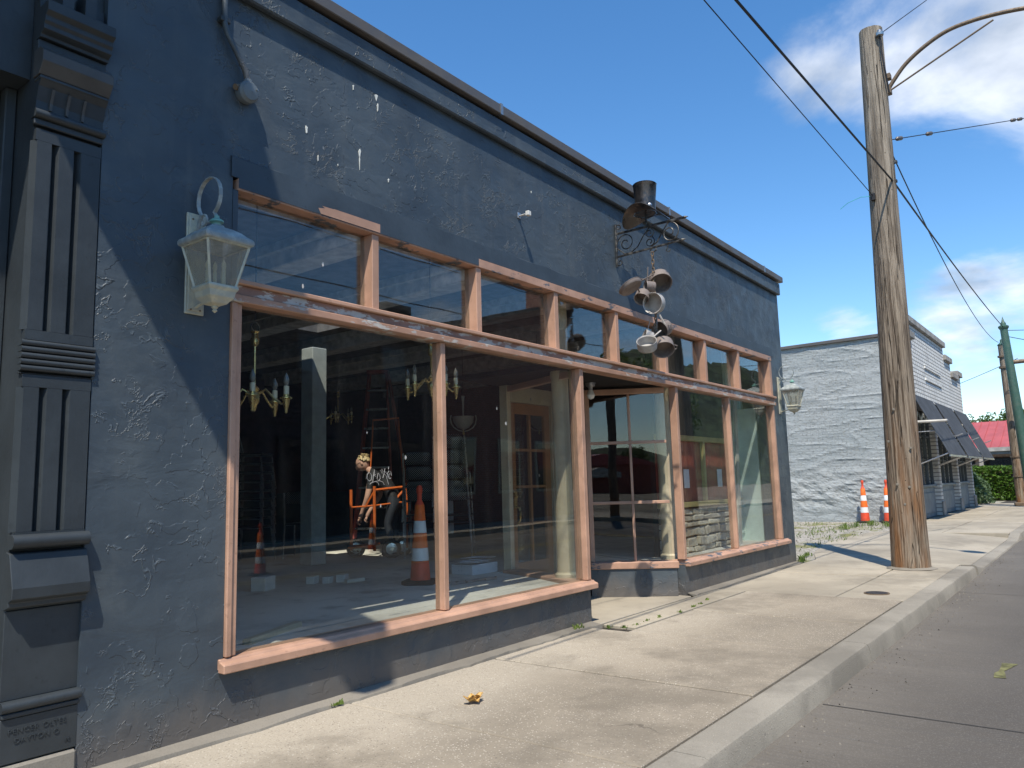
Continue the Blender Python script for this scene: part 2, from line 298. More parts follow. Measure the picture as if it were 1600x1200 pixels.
plain('hillgreen', (0.040, 0.055, 0.024), 0.95, var=0.6, nscale=0.25); plain('dirt', (0.20, 0.17, 0.12), 0.95, var=0.4, nscale=0.3)
plain('joint_dirt', (0.045, 0.038, 0.03), 0.95, var=0.4); plain('joint_tar', (0.055, 0.05, 0.045), 0.9); plain('barrel_blue', (0.03, 0.07, 0.08), 0.6); plain('manhole', (0.045, 0.040, 0.037), 0.6, 0.4, 0.4, 40); plain('stringcol', (0.05, 0.45, 0.42), 0.6)
def mat_leaf(name, a, b, tr=0.3):
    t = NT(name); r = t.n('NewGeometry').outputs['Random Per Island']
    c = t.mix(r, a, b)
    bs = t.n('BsdfPrincipled'); t.set(bs.inputs['Base Color'], c); bs.inputs['Roughness'].default_value = 0.5; bs.inputs['Specular IOR Level'].default_value = 0.35
    tl = t.n('BsdfTranslucent'); t.set(tl.inputs['Color'], t.mix(0.5, c, (0.14, 0.22, 0.02)))
    m = t.n('MixShader'); m.inputs[0].default_value = tr; t.set(m.inputs[1], bs.outputs[0]); t.set(m.inputs[2], tl.outputs[0])
    t.t.links.new(m.outputs[0], t.out.inputs[0]); M[name] = t.m
mat_leaf('leaf', (0.030, 0.060, 0.012), (0.085, 0.135, 0.030)); mat_leaf('hedge_leaf', (0.040, 0.095, 0.012), (0.13, 0.24, 0.030)); mat_leaf('bush_leaf', (0.055, 0.105, 0.050), (0.14, 0.20, 0.10)); mat_leaf('grass', (0.07, 0.13, 0.02), (0.19, 0.25, 0.06))
plain('bark', (0.10, 0.075, 0.05), 0.9, bump=0.02, bscale=20)
def mat_brickred():
    t = NT('brickred'); b = t.n('TexBrick'); t.set(b.inputs['Vector'], t.pos((1, 1, 1), rot=(R(90), 0, 0)))
    b.inputs['Scale'].default_value = 1.0; b.inputs['Brick Width'].default_value = 0.22; b.inputs['Row Height'].default_value = 0.075; b.inputs['Mortar Size'].default_value = 0.010
    b.inputs['Color1'].default_value = (0.25, 0.075, 0.05, 1); b.inputs['Color2'].default_value = (0.34, 0.12, 0.08, 1); b.inputs['Mortar'].default_value = (0.30, 0.25, 0.21, 1)
    M['brickred'] = t.bsdf(t.mix(t.math('MULTIPLY', t.noise(1.2, detail=5), 0.4), b.outputs['Color'], (0.22, 0.09, 0.07)), 0.9)
mat_brickred()
def mat_whitebrick():
    t = NT('whitebrick'); b = t.n('TexBrick'); t.set(b.inputs['Vector'], t.pos((1, 1, 1), rot=(R(90), 0, 0)))
    b.inputs['Scale'].default_value = 1.0; b.inputs['Brick Width'].default_value = 0.30; b.inputs['Row Height'].default_value = 0.115; b.inputs['Mortar Size'].default_value = 0.016; b.inputs['Mortar Smooth'].default_value = 0.2
    b.inputs['Color1'].default_value = (0.74, 0.735, 0.69, 1); b.inputs['Color2'].default_value = (0.82, 0.81, 0.76, 1); b.inputs['Mortar'].default_value = (0.28, 0.28, 0.265, 1)
    c = t.mix(t.math('MULTIPLY', t.step(t.noise(2, detail=6), 0.45, 0.7), 0.4), b.outputs['Color'], (0.36, 0.36, 0.34))
    M['whitebrick'] = t.bsdf(c, 0.8, 0, t.bump(t.math('SUBTRACT', 1.0, b.outputs['Fac']), 1.0, 0.02))
mat_whitebrick()
def mat_greywall():
    t = NT('greywall'); v = t.pos((1, 1, 2.4))
    n = t.noise(5, v, 7, 0.66, 0.8); c = t.mix(t.step(t.noise(0.7, detail=4), 0.3, 0.7), (0.32, 0.348, 0.348), (0.37, 0.388, 0.38))
    c = t.mix(t.math('MULTIPLY', t.step(n, 0.60, 0.72), 0.35), c, (0.30, 0.32, 0.32))
    yz = t.n('CombineXYZ'); o3 = t.sep(); t.set(yz.inputs[0], o3[1]); t.set(yz.inputs[1], o3[2]); bk_ = t.n('TexBrick'); t.set(bk_.inputs['Vector'], yz.outputs[0]); bk_.inputs['Scale'].default_value = 1.0; bk_.inputs['Brick Width'].default_value = 0.21; bk_.inputs['Row Height'].default_value = 0.075; bk_.inputs['Mortar Size'].default_value = 0.009; bk_.inputs['Mortar Smooth'].default_value = 0.5
    brk = t.math('MULTIPLY', t.math('MULTIPLY', bk_.outputs['Fac'], t.step(t.noise(0.9, t.pos(loc=(3, 3, 3)), 3), 0.40, 0.60)), -0.28)
    M['greywall'] = t.bsdf(c, 0.75, 0, t.bump(t.math('ADD', t.math('ADD', t.math('MULTIPLY', n, 0.5), t.math('MULTIPLY', t.step(t.noise(9, v, 6, 0.7), 0.54, 0.62), -0.35)), t.math('ADD', brk, t.math('MULTIPLY', t.noise(30, v, 5), 0.3))), 0.9, 0.036), 0.35)
mat_greywall()
def mat_perf():
    t = NT('perforated'); p = t.n('VectorMath', operation='FRACTION'); t.set(p.inputs[0], t.pos((52, 52, 52), rot=(0, R(45), 0)))
    s = t.n('VectorMath', operation='SUBTRACT'); t.set(s.inputs[0], p.outputs[0]); s.inputs[1].default_value = (0.5, 0.5, 0.5)
    q = t.sep(s.outputs[0]); d = t.math('SQRT', t.math('ADD', t.math('MULTIPLY', q[0], q[0]), t.math('MULTIPLY', q[2], q[2])))
    c = t.mix(t.step(d, 0.30, 0.22), (0.012, 0.012, 0.013), (0.40, 0.40, 0.39))
    M['perforated'] = t.bsdf(c, 0.45)
mat_perf()
def mat_dotbox():
    t = NT('dotted_card'); d = t.vor(26, rnd=0.15); M['dotted_card'] = t.bsdf(t.mix(t.step(d, 0.28, 0.22), (0.62, 0.63, 0.66), (0.28, 0.30, 0.38)), 0.8)
mat_dotbox()
def mat_stone():
    t = NT('stone'); r = t.rnd(); c = t.mix(r, (0.42, 0.36, 0.27), (0.66, 0.60, 0.48)); c = t.mix(t.math('MULTIPLY', t.step(t.noise(9, detail=6), 0.45, 0.7), 0.5), c, (0.17, 0.15, 0.125))
    M['stone'] = t.bsdf(c, 0.9, 0, t.bump(t.noise(16, detail=6), 0.9, 0.02), 0.25)
mat_stone()

# ------------------------------------------------------------------ mesh helpers
class MB:
    def __init__(s): s.v = []; s.f = []
    def add(s, vs, fs):
        o = len(s.v); s.v += [Vector(v) for v in vs]; s.f += [[i+o for i in f] for f in fs]; return s
    def box(s, x0, x1, y0, y1, z0, z1, m=None):
        vs = [Vector(p) for p in ((x0,y0,z0),(x1,y0,z0),(x1,y1,z0),(x0,y1,z0),(x0,y0,z1),(x1,y0,z1),(x1,y1,z1),(x0,y1,z1))]
        if m is not None: vs = [m @ v for v in vs]
        return s.add(vs, [(0,3,2,1),(4,5,6,7),(0,1,5,4),(1,2,6,5),(2,3,7,6),(3,0,4,7)])
    def bar(s, a, b, w, h, up=(0, 0, 1)):
        a = Vector(a); b = Vector(b); d = (b-a); l = d.length; d.normalize(); sd_ = d.cross(Vector(up))
        if sd_.length < 1e-4: sd_ = d.cross(Vector((1, 0, 0)))
        sd_.normalize(); u = sd_.cross(d)
        m = Matrix.Translation(a) @ Matrix((d, sd_, u)).transposed().to_4x4()
        return s.box(0, l, -w/2, w/2, -h/2, h/2, m)
    def tube(s, pts, r, n=8, caps=True, closed=False):
        pts = [Vector(p) for p in pts]; k = len(pts); rs = r if isinstance(r, (list, tuple)) else [r]*k
        vs = []; prev = None
        for i, p in enumerate(pts):
            if closed: d = pts[(i+1) % k]-pts[i-1]
            else: d = pts[min(i+1, k-1)]-pts[max(i-1, 0)]
            d.normalize()
            if prev is None:
                a = Vector((0, 0, 1)) if abs(d.z) < 0.9 else Vector((1, 0, 0)); u = d.cross(a).normalized()
            else:
                u = prev - d*prev.dot(d)
                u = u.normalized() if u.length > 1e-6 else d.orthogonal().normalized()
            prev = u; w = d.cross(u)
            for j in range(n):
                t = 2*math.pi*j/n; vs.append(p + (u*math.cos(t)+w*math.sin(t))*rs[i])
        fs = []
        for i in range(k if closed else k-1):
            b = (i+1) % k
            for j in range(n):
                q = (j+1) % n; fs.append((i*n+j, i*n+q, b*n+q, b*n+j))
        if caps and not closed: fs += [tuple(range(n-1, -1, -1)), tuple(range((k-1)*n, k*n))]
        return s.add(vs, fs)
    def lathe(s, prof, n=16, m=None, caps=True):
        vs = []; fs = []
        for r, z in prof:
            for j in range(n): t = 2*math.pi*j/n; vs.append(Vector((r*math.cos(t), r*math.sin(t), z)))
        for i in range(len(prof)-1):
            for j in range(n): q = (j+1) % n; fs.append((i*n+j, i*n+q, (i+1)*n+q, (i+1)*n+j))
        if caps:
            if prof[0][0] > 1e-5: fs.append(tuple(range(n-1, -1, -1)))
            if prof[-1][0] > 1e-5: fs.append(tuple(range((len(prof)-1)*n, len(prof)*n)))
        if m is not None: vs = [m @ v for v in vs]
        return s.add(vs, fs)
    def prism(s, poly, axis, a0, a1):
        """poly: 2-D points; axis 'x': (y,z), 'y': (x,z), 'z': (x,y)"""
        def mk(p, a): return {'x': (a, p[0], p[1]), 'y': (p[0], a, p[1]), 'z': (p[0], p[1], a)}[axis]
        n = len(poly); vs = [mk(p, a0) for p in poly]+[mk(p, a1) for p in poly]
        return s.add(vs, [tuple(range(n-1, -1, -1)), tuple(range(n, 2*n))]+[(i, (i+1) % n, n+(i+1) % n, n+i) for i in range(n)])
    def build(s, name, mat, parent=None, smooth=False, bevel=0.0, local=False, seg=1, weld=False):
        me = bpy.data.meshes.new(name); off = Vector((0, 0, 0))
        if parent is not None and not local:
            q = parent
            while q: off += q.location; q = q.parent
        bm = bmesh.new(); vv = [bm.verts.new(v-off) for v in s.v]
        for f in s.f:
            try: bm.faces.new([vv[i] for i in f])
            except ValueError: pass
        if weld: bmesh.ops.remove_doubles(bm, verts=bm.verts, dist=1e-4)
        bmesh.ops.recalc_face_normals(bm, faces=bm.faces)
        if bevel:
            ed = [e for e in bm.edges if len(e.link_faces) == 2 and e.calc_face_angle(0) > 0.5]
            bmesh.ops.bevel(bm, geom=ed, offset=bevel, segments=seg, affect='EDGES', profile=0.6, clamp_overlap=True)
        bm.to_mesh(me); bm.free()
        if smooth:
            me.shade_smooth(); me.set_sharp_from_angle(angle=R(38))
        me.materials.append(M[mat] if isinstance(mat, str) else mat)
        o = bpy.data.objects.new(name, me); col.objects.link(o)
        if parent is not None: o.parent = parent
        return o
def tag(o, label=None, cat=None, group=None, kind=None):
    if label: o['label'] = label
    if cat: o['category'] = cat
    if group: o['group'] = group
    if kind: o['kind'] = kind
    return o
def thing(name, loc, label, cat, group=None):
    e = bpy.data.objects.new(name, None); col.objects.link(e); e.location = loc; e.empty_display_size = 0.2
    return tag(e, label, cat, group)
def dup(root, loc, rz=None, label=None, scale=None):
    def cp(o, par):
        c = o.copy(); col.objects.link(c); c.parent = par
        for ch in list(o.children): cp(ch, c)
        return c
    c = cp(root, None); c.location = loc
    if rz is not None: c.rotation_euler = (0, 0, rz)
    if scale: c.scale = (scale,)*3
    if label: c['label'] = label
    return c
def box(name, mat, parent, x0, x1, y0, y1, z0, z1, bevel=0.0, smooth=False):
    return MB().box(x0, x1, y0, y1, z0, z1).build(name, mat, parent, bevel=bevel, smooth=smooth)
def arc(c, r, a0, a1, n, ax=(1, 0, 0), ay=(0, 0, 1)):
    ax = Vector(ax); ay = Vector(ay); return [Vector(c)+ax*(r*math.cos(a0+(a1-a0)*i/n))+ay*(r*math.sin(a0+(a1-a0)*i/n)) for i in range(n+1)]
def spiral(c, r0, r1, a0, a1, n, ax, ay):
    ax = Vector(ax); ay = Vector(ay); o = []
    for i in range(n+1):
        t = i/n; r = r0+(r1-r0)*t; a = a0+(a1-a0)*t; o.append(Vector(c)+ax*(r*math.cos(a))+ay*(r*math.sin(a)))
    return o
def txt(name, s, size, depth, mat, parent, loc, rot=(R(90), 0, 0), align='CENTER'):
    cu = bpy.data.curves.new(name, 'FONT'); cu.body = s; cu.size = size; cu.extrude = depth; cu.align_x = align
    cu.space_character = 1.15
    ob = bpy.data.objects.new(name, cu); col.objects.link(ob)
    dg = bpy.context.evaluated_depsgraph_get(); me = bpy.data.meshes.new_from_object(ob.evaluated_get(dg)); bpy.data.objects.remove(ob)
    o = bpy.data.objects.new(name, me); col.objects.link(o); me.materials.clear(); me.materials.append(M[mat]); o.rotation_euler = rot
    off = Vector((0, 0, 0)); q = parent
    while q: off += q.location; q = q.parent
    o.location = Vector(loc)-off; o.parent = parent
    return o

# ------------------------------------------------------------------ ground, road, pavement
def struct(o): o['kind'] = 'structure'; return o
struct(MB().add([(-400,-500,-0.22),(700,-500,-0.22),(700,500,-0.22),(-400,500,-0.22)], [(0,1,2,3)]).build('terrain', 'dirt'))
road = struct(MB().add([(-90,-10.6,-0.125),(160,-10.6,-0.125),(160,-2.12,-0.125),(-90,-2.12,-0.125)], [(0,1,2,3)]).build('road', 'road'))
for yy in (-6.75, -6.5):
    MB().add([(-80,yy,-0.121),(150,yy,-0.121),(150,yy+0.11,-0.121),(-80,yy+0.11,-0.121)], [(0,1,2,3)]).build('centre_line', 'yellow_line', road)
MB().add([(-80,-9.0,-0.121),(150,-9.0,-0.121),(150,-8.9,-0.121),(-80,-8.9,-0.121)], [(0,1,2,3)]).build('parking_line', 'white_line', road)
for xj in (-0.4, 4.9, 10.2, 15.5, 20.8, 26.1): MB().add([(xj-0.005,-10.6,-0.1215),(xj+0.005,-10.6,-0.1215),(xj+0.007,-2.22,-0.1215),(xj-0.003,-2.22,-0.1215)], [(0,1,2,3)]).build('road_joint', 'joint_tar', road)
pc = G(1565, 1048, -0.121)
MB().add([(pc.x+dx, pc.y+dy, -0.121) for dx, dy in [(a_*0.75, b_*0.75) for a_, b_ in ((-0.30,0.03),(-0.12,0.045),(-0.02,0.02),(0.16,0.02),(0.34,0.03),(0.36,-0.10),(0.13,-0.05),(0.0,-0.02),(-0.12,-0.04),(-0.28,-0.06))]], [tuple(range(10))]).build('spray_mark', 'road_paint', road)
struct(MB().add([(11.4,-0.05,-0.02),(60,-0.05,-0.02),(60,40,-0.02),(11.4,40,-0.02)], [(0,1,2,3)]).build('gravel_lot', 'gravel'))
walk = struct(MB().box(-12, 12.14, -2.02, 0.34, -0.2, -0.022).box(18.61, 44, -2.02, 0.34, -0.2, -0.022).build('sidewalk', 'joint_dirt'))
def slab(x0, x1, y0, y1, mat, dz=None, name='slab'):
    g = 0.009; dz = random.uniform(-0.004, 0.003) if dz is None else dz
    o = MB().box(x0+g, x1-g, y0+g, y1-g, -0.10, dz).build(name, mat, walk, bevel=0.006); return o
xs = [-4.94, -3.60, -2.26, -0.92, 0.42, 1.76, 3.10, 4.43, 5.77, 7.02, 8.45]
for a, b in zip(xs[:-1], xs[1:]):
    slab(a, b, -1.985, -0.42 if a >= 5.7 else -0.09, 'pave_agg')
slab(5.93, 8.45, -0.42, -0.09, 'pave', 0.004); 
for a, b in ((8.45, 10.35), (10.35, 12.15)):
    slab(a, b, -2.0, -1.35, 'pave'); slab(a, b, -1.35, -0.09, 'pave')
slab(5.92, 7.80, -0.082, 1.24, 'pave', 0.008)                                        # floor of the entrance recess
for a, b in ((-5, 3.1), (3.1, 5.9), (7.86, 11.50)):                                    # cement strip along the wall
    m = MB(); n = 40; top = []; 
    for i in range(n+1):
        x = a+(b-a)*i/n; top.append((x, -0.09+0.018*math.sin(x*7.1)+random.uniform(-0.012, 0.012)))
    m.add([(x, y, 0.010) for x, y in top]+[(a+(b-a)*i/n, 0.02, 0.030) for i in range(n+1)]+[(x, y-0.01, -0.03) for x, y in top],
          [(i, i+1, n+2+i, n+1+i) for i in range(n)]+[(2*n+2+i, 2*n+3+i, i+1, i) for i in range(n)]+[(2*n+2, 0, n+1), (3*n+2, 2*n+1, n)]); m.build('cement_strip', 'footing', walk)
for i in range(12): slab(18.6+i*1.5, 20.1+i*1.5, -2.0, -0.8, 'pave'); slab(18.6+i*1.5, 20.1+i*1.5, -0.8, 0.34, 'pave')
apr = MB().add([(12.15,-2.0,-0.095),(18.6,-2.0,-0.095),(18.6,-0.75,-0.002),(12.15,-0.75,-0.002)], [(0,1,2,3)])
apr.add([(12.15,-0.75,-0.002),(18.6,-0.75,-0.002),(18.6,0.55,-0.006),(16.0,0.75,-0.008),(13.2,0.25,-0.006),(12.15,-0.09,-0.002)], [(0,1,2,3,4,5)]); apr.build('driveway_apron', 'pave', walk)
kerb = struct(MB().box(-12, 44, -2.10, -2.03, -0.3, -0.15).build('kerb', 'kerb'))
def kerbseg(x0, x1, zt0=0.0, zt1=0.0):
    m = MB(); g = 0.003; n = 10
    for i in range(n+1):
        x = x0+g+(x1-x0-2*g)*i/n; zt = zt0+(zt1-zt0)*i/n; w = random.uniform(-0.006, 0.004)
        m.v += [Vector(p) for p in ((x,-2.005,-0.2),(x,-2.005,zt),(x,-2.155+w,zt-0.001),(x,-2.178+w,zt-0.010),(x,-2.190+w,zt-0.034),(x,-2.215,-0.2))]
    for i in range(n):
        for j in range(6): m.f.append([i*6+j, i*6+(j+1) % 6, (i+1)*6+(j+1) % 6, (i+1)*6+j])
    m.f += [[5,4,3,2,1,0], [n*6+j for j in range(6)]]
    m.build('kerb_stone', 'kerb', kerb, smooth=True)
x = -5.2
while x < 11.9: kerbseg(x, min(x+2.85, 12.05)); x += 2.85
kerbseg(12.05, 12.75, 0.0, -0.095); kerbseg(12.75, 15.4, -0.095, -0.095); kerbseg(15.4, 18.0, -0.095, -0.095); kerbseg(18.0, 18.7, -0.095, 0)
x = 18.7
while x < 42: kerbseg(x, x+2.9); x += 2.9
mh = G(1370, 927, 0.0)
mp = thing('utility_cover', (mh.x, mh.y, 0.0), 'small round dark metal cover set in the pavement', 'utility cover')
MB().lathe([(0.105, -0.02), (0.105, 0.006), (0.095, 0.010), (0.088, 0.008), (0.0, 0.008)], 20, Matrix.Translation(mh)).build('cover_plate', 'manhole', mp, smooth=True)
MB().lathe([(0.112, -0.02), (0.125, -0.02), (0.125, 0.006), (0.112, 0.006), (0.112, -0.02)], 20, Matrix.Translation(mh), caps=False).build('rim', 'rusty', mp)
struct(MB().box(-40, 120, -13.4, -10.6, -0.2, 0.0).build('far_sidewalk', 'pave'))

# small plants in the cracks
def tuft(c, n, h, spread, label, mat='grass'):
    m = MB()
    for i in range(n):
        a = random.uniform(0, 6.28); r = random.uniform(0, spread); b = Vector(c)+Vector((math.cos(a)*r*1.6, math.sin(a)*r*0.6, 0)); cc0 = Vector(c)
        hh = h*random.uniform(0.45, 1.1); lean = Vector((random.uniform(-1, 1), random.uniform(-1, 1), 0))*hh*0.6; w = Vector((math.cos(a+1), math.sin(a+1), 0))*0.006*random.uniform(0.7, 1.6)
        p1 = b+lean*0.4+Vector((0, 0, hh*0.6)); p2 = b+lean+Vector((0, 0, hh*0.9))
        m.add([b-w, b+w, p1+w*0.8, p1-w*0.8, p2], [(0,1,2,3),(3,2,4)]); m.add([cc0+Vector((0, 0, 0.001)), b-w, b+w], [(0,1,2)])
    return tag(m.build('weed', mat, weld=True), label, 'weed', 'weeds in the pavement cracks')
def gp(x, y): p = G(x, y); return (p.x, p.y, 0.0)
tuft(gp(903, 984), 46, 0.055, 0.06, 'grassy weed at the foot of the wall beside the entrance step')
tuft(gp(952, 981), 16, 0.03, 0.04, 'low weed in the crack in front of the shop entrance')
for q in ((975, 981), (995, 977), (1010, 971), (1030, 965), (1062, 957), (1084, 949), (1095, 944), (1105, 938)):
    tuft(gp(*q), 14, 0.028, 0.035, 'tiny weed growing along the crack before the entrance recess')
tuft((11.70, -0.02, 0), 60, 0.13, 0.09, 'leafy weed at the corner of the dark blue building')
tuft((12.6, 0.18, 0), 40, 0.07, 0.13, 'weed at the edge of the concrete apron')
tuft((3.02, -0.10, 0.01), 14, 0.03, 0.04, 'short weed against the knee wall under the big shop window')
for q, lb in (((1340, 822), 'grass clump on the gravel beside the foremost clear traffic cone'), ((1362, 820), 'grass clump growing right under the clear traffic cone'), ((1388, 822), 'grass clump at the cone half hidden by the utility pole'), ((1322, 826), 'grass clump on open gravel away from the cones')):
    tuft(gp(*q), 60, 0.16, 0.30, lb)
m = MB()
for i in range(2600):                                                                   # thin grass on the lot
    x = random.uniform(12.4, 22.4); y = random.uniform(0.5, 7.5)
    if mnoise.noise(Vector((x*0.55, y*0.9, 3))) < 0.05: continue
    h = random.uniform(0.03, 0.10); a = random.uniform(0, 6.28); w = Vector((math.cos(a), math.sin(a), 0))*0.01; b = Vector((x, y, -0.02)); t = b+Vector((random.uniform(-.05,.05), random.uniform(-.05,.05), h))
    m.add([b-w, b+w, t], [(0,1,2)])
tag(m.build('lot_grass', 'grass'), 'thin grass growing over the gravel lot', 'grass', kind='stuff')
m = MB()
for i in range(1400):
    x = random.uniform(12.2, 22.5); y = random.uniform(0.3, 7.0); s_ = random.uniform(0.012, 0.035)
    q = [Vector((x+random.uniform(-1,1)*s_, y+random.uniform(-1,1)*s_, -0.025)) for _ in range(3)]+[Vector((x, y, -0.02+s_*0.8))]
    m.add(q, [(0,1,3),(1,2,3),(2,0,3)])
tag(m.build('lot_gravel', 'footing'), 'loose gravel on the lot between the buildings', 'gravel', kind='stuff')
m = MB()
for i in range(900):
    x = random.uniform(2.0, 16); y = -2.215-abs(random.gauss(0, 0.16)); s_ = random.uniform(0.004, 0.013)
    m.add([Vector((x+random.uniform(-1,1)*s_, y+random.uniform(-1,1)*s_, -0.126)) for _ in range(3)]+[Vector((x, y, -0.124+s_*0.7))], [(0,1,3),(1,2,3),(2,0,3)])
tag(m.build('gutter_grit', 'footing'), 'grit and small stones gathered in the gutter along the kerb', 'grit', kind='stuff')
lf = G(742, 1098)
m = MB()
for k, (dx, dy, rz, s_) in enumerate(((0, 0, 0.3, 0.055), (0.035, 0.02, 1.7, 0.045), (-0.03, 0.012, 2.8, 0.04))):
    q = []
    for i in range(9):
        a = i/9*6.283; r = s_*(1.0 if i % 2 == 0 else 0.62)
        q.append(Vector((dx+r*math.cos(a+rz)*1.2, dy+r*math.sin(a+rz)*0.8, 0.012+0.022*abs(math.sin(a*1.5+k))+0.008*k))+lf)
    m.add(q+[lf+Vector((dx, dy, 0.008))], [(i, (i+1) % 9, 9) for i in range(9)])
tag(m.build('dead_leaf', 'deadleaf'), 'crumpled dry yellow leaf lying on the pavement', 'leaf')

# ------------------------------------------------------------------ the dark blue shop
shop = thing('storefront_building', (6.6, 0, 0), 'single-storey dark blue stucco shop building with salmon window frames', 'building')
SL = -0.009
def ztop(x): return 4.235+SL*(x-2.8)
w = MB()
w.box(1.637, 2.345, 0, 0.25, 0, 2.985)
w.box(11.02, 11.53, 0, 0.25, 0, 2.985)
w.prism([(1.637, 2.985), (11.53, 2.985), (11.53, ztop(11.53)-0.02), (1.637, ztop(1.637)-0.02)], 'y', 0, 0.25)
w.box(2.345, 5.91, 0, 0.22, 0, 0.318)
w.box(7.83, 11.02, 0, 0.22, 0, 0.318)
w.build('wall', 'stucco', shop)
for (bn, y0, z0, z1, mt) in (('parapet_band', -0.050, -0.20, -0.022, 'stucco'),):
    MB().prism([(1.66, ztop(1.66)+z0), (11.54, ztop(11.54)+z0), (11.54, ztop(11.54)+z1), (1.66, ztop(1.66)+z1)], 'y', y0, -0.001).build(bn, mt, shop, bevel=0.01)
xx = 1.66
while xx < 11.6:
    x1 = min(xx+3.05, 11.60); g = 0.0 if xx < 1.7 else 0.006
    MB().prism([(xx+g, ztop(xx)), (x1, ztop(x1)), (x1, ztop(x1)+0.085), (xx+g, ztop(xx)+0.085)], 'y', -0.085, 0.30).build('metal_coping', 'coping', shop, bevel=0.006)
    if xx > 1.7: MB().prism([(xx-0.012, ztop(xx)-0.004), (xx+0.018, ztop(xx)-0.004), (xx+0.018, ztop(xx)+0.09), (xx-0.012, ztop(xx)+0.09)], 'y', -0.090, 0.304).build('coping_joint', 'steel', shop)
    xx = x1
box('side_wall', 'stucco', shop, 11.40, 11.528, 0.252, 8.3, 0, 4.12)
box('side_wall', 'stucco', shop, 1.50, 1.74, 0.30, 8.3, 0, 4.12)
box('rear_wall', 'stucco', shop, 1.742, 11.398, 8.1, 8.3, 0, 4.12)
ADDED_SKYL = ((2.82, 3.70, 0.30, 1.12), (4.24, 5.12, 0.30, 1.12), (5.60, 6.42, 2.95, 4.40))      # unseen roof openings, added to brighten the shop inside
def holed(name, mat, x0, x1, y0, y1, z0, z1):
    xs_ = [x0]+[v for q in ADDED_SKYL for v in q[:2]]+[x1]
    for k in range(7):
        if k in (1, 3, 5):
            q = ADDED_SKYL[(k-1)//2]; box(name, mat, shop, xs_[k], xs_[k+1], y0, q[2], z0, z1); box(name, mat, shop, xs_[k], xs_[k+1], q[3], y1, z0, z1)
        else: box(name, mat, shop, xs_[k], xs_[k+1], y0, y1, z0, z1)
holed('roof', 'dark', 1.742, 11.398, 0.252, 8.098, 3.42, 3.52)
for nm_, v_ in (('frosted', 0.50), ('frosted_clear', 0.88)):
    t = NT(nm_); tl = t.n('BsdfTranslucent'); tl.inputs['Color'].default_value = (v_, v_, v_, 1); t.t.links.new(tl.outputs[0], t.out.inputs[0]); M[nm_] = t.m
for q in ADDED_SKYL: MB().add([(q[0], q[2], 3.5), (q[1], q[2], 3.5), (q[1], q[3], 3.5), (q[0], q[3], 3.5)], [(0, 1, 2, 3)]).build('added_skylight', 'glass_clean' if q[0] > 5.5 else 'frosted', shop)
# header strip and head of the transom lights
hb = MB(); n = 60; vs = []
for i in range(n+1):
    x = 2.33+(11.10-2.33)*i/n; vs += [(x, -0.012, 2.965), (x, -0.012, 3.085+random.uniform(-0.006, 0.008)), (x, -0.001, 3.09), (x, -0.001, 2.965)]
fs = []
for i in range(n): fs += [(i*4, i*4+4, i*4+5, i*4+1), (i*4+1, i*4+5, i*4+6, i*4+2), (i*4+3, i*4+7, i*4+4, i*4)]
hb.add(vs, fs).build('header_board', 'blue_trim', shop)
box('window_head', 'salmon_chip', shop, 2.37, 11.02, -0.016, 0.118, 2.895, 2.962, bevel=0.003)
for (xa, xb) in ((2.371, 4.455),): MB().box(xa, xb, -0.0205, -0.0165, 2.905, 2.966).build('header_skirt', 'blue_trim', shop)
# peeled paint pieces on the header
for (xa, xb, hh) in ((2.92, 3.43, 0.04),):
    MB().prism([(xa, 2.940), (xa+0.05, 2.951), (xa+0.03, 2.961), (xa+0.11, 2.963), (xa+0.13, 2.966), (xb, 2.966), (xb, 2.908), (xa+0.02, 2.908)], 'y', -0.0217, -0.0125).build('bare_paint_patch', 'salmon', shop)
# rail between transom lights and the large panes
box('transom_ledge', 'salmon', shop, 2.34, 11.04, -0.050, 0.118, 2.350, 2.378, bevel=0.005)
box('transom_fascia', 'rail_white', shop, 2.345, 11.035, -0.024, 0.10, 2.296, 2.349, bevel=0.003)
box('transom_lip', 'salmon_worn', shop, 2.345, 11.035, -0.036, 0.10, 2.252, 2.295, bevel=0.004)
tx = [2.37]+[3.405+1.063*k for k in range(7)]+[10.965]
for k in range(1, 8): box('transom_mullion', 'salmon', shop, tx[k]-0.030, tx[k]+0.030, -0.004, 0.117, 2.379, 2.894, bevel=0.004)
box('transom_jamb', 'salmon', shop, 10.93, 11.018, -0.010, 0.117, 2.379, 2.894, bevel=0.004)
box('transom_jamb', 'blue_trim', shop, 2.346, 2.378, -0.004, 0.117, 2.379, 2.894)
for k in range(8):
    a = tx[k]+(0.031 if k else 0.010); b = tx[k+1]-(0.031 if k < 7 else 0.036)
    MB().box(a, b, 0.072, 0.078, 2.380, 2.893).build('transom_pane', 'glass', shop)
def sill(x0, x1):
    MB().prism([(-0.058, 0.306), (-0.058, 0.350), (-0.018, 0.364), (-0.018, 0.374), (0.12, 0.376), (0.12, 0.319), (-0.002, 0.319), (-0.002, 0.306)], 'x', x0, x1).build('window_sill', 'salmon_chip' if x0 > 5 else 'salmon', shop, bevel=0.005)
sill(2.315, 5.955); sill(7.835, 11.20)
def post(x0, x1, y0=-0.006, y1=0.085, mat='salmon', z0=0.379, z1=2.251, name='window_mullion'): return box(name, mat, shop, x0, x1, y0, y1, z0, z1, bevel=0.005)
post(2.346, 2.379, -0.022, 0.085, name='window_jamb'); post(2.380, 2.415, -0.008, 0.085, name='window_jamb')
post(4.024, 4.072); post(5.858, 5.915, -0.012, 0.075, name='window_jamb')
post(7.815, 7.872, -0.012, 0.075, name='window_jamb'); post(9.335, 9.385); post(10.955, 11.018, -0.012, 0.085, name='window_jamb')
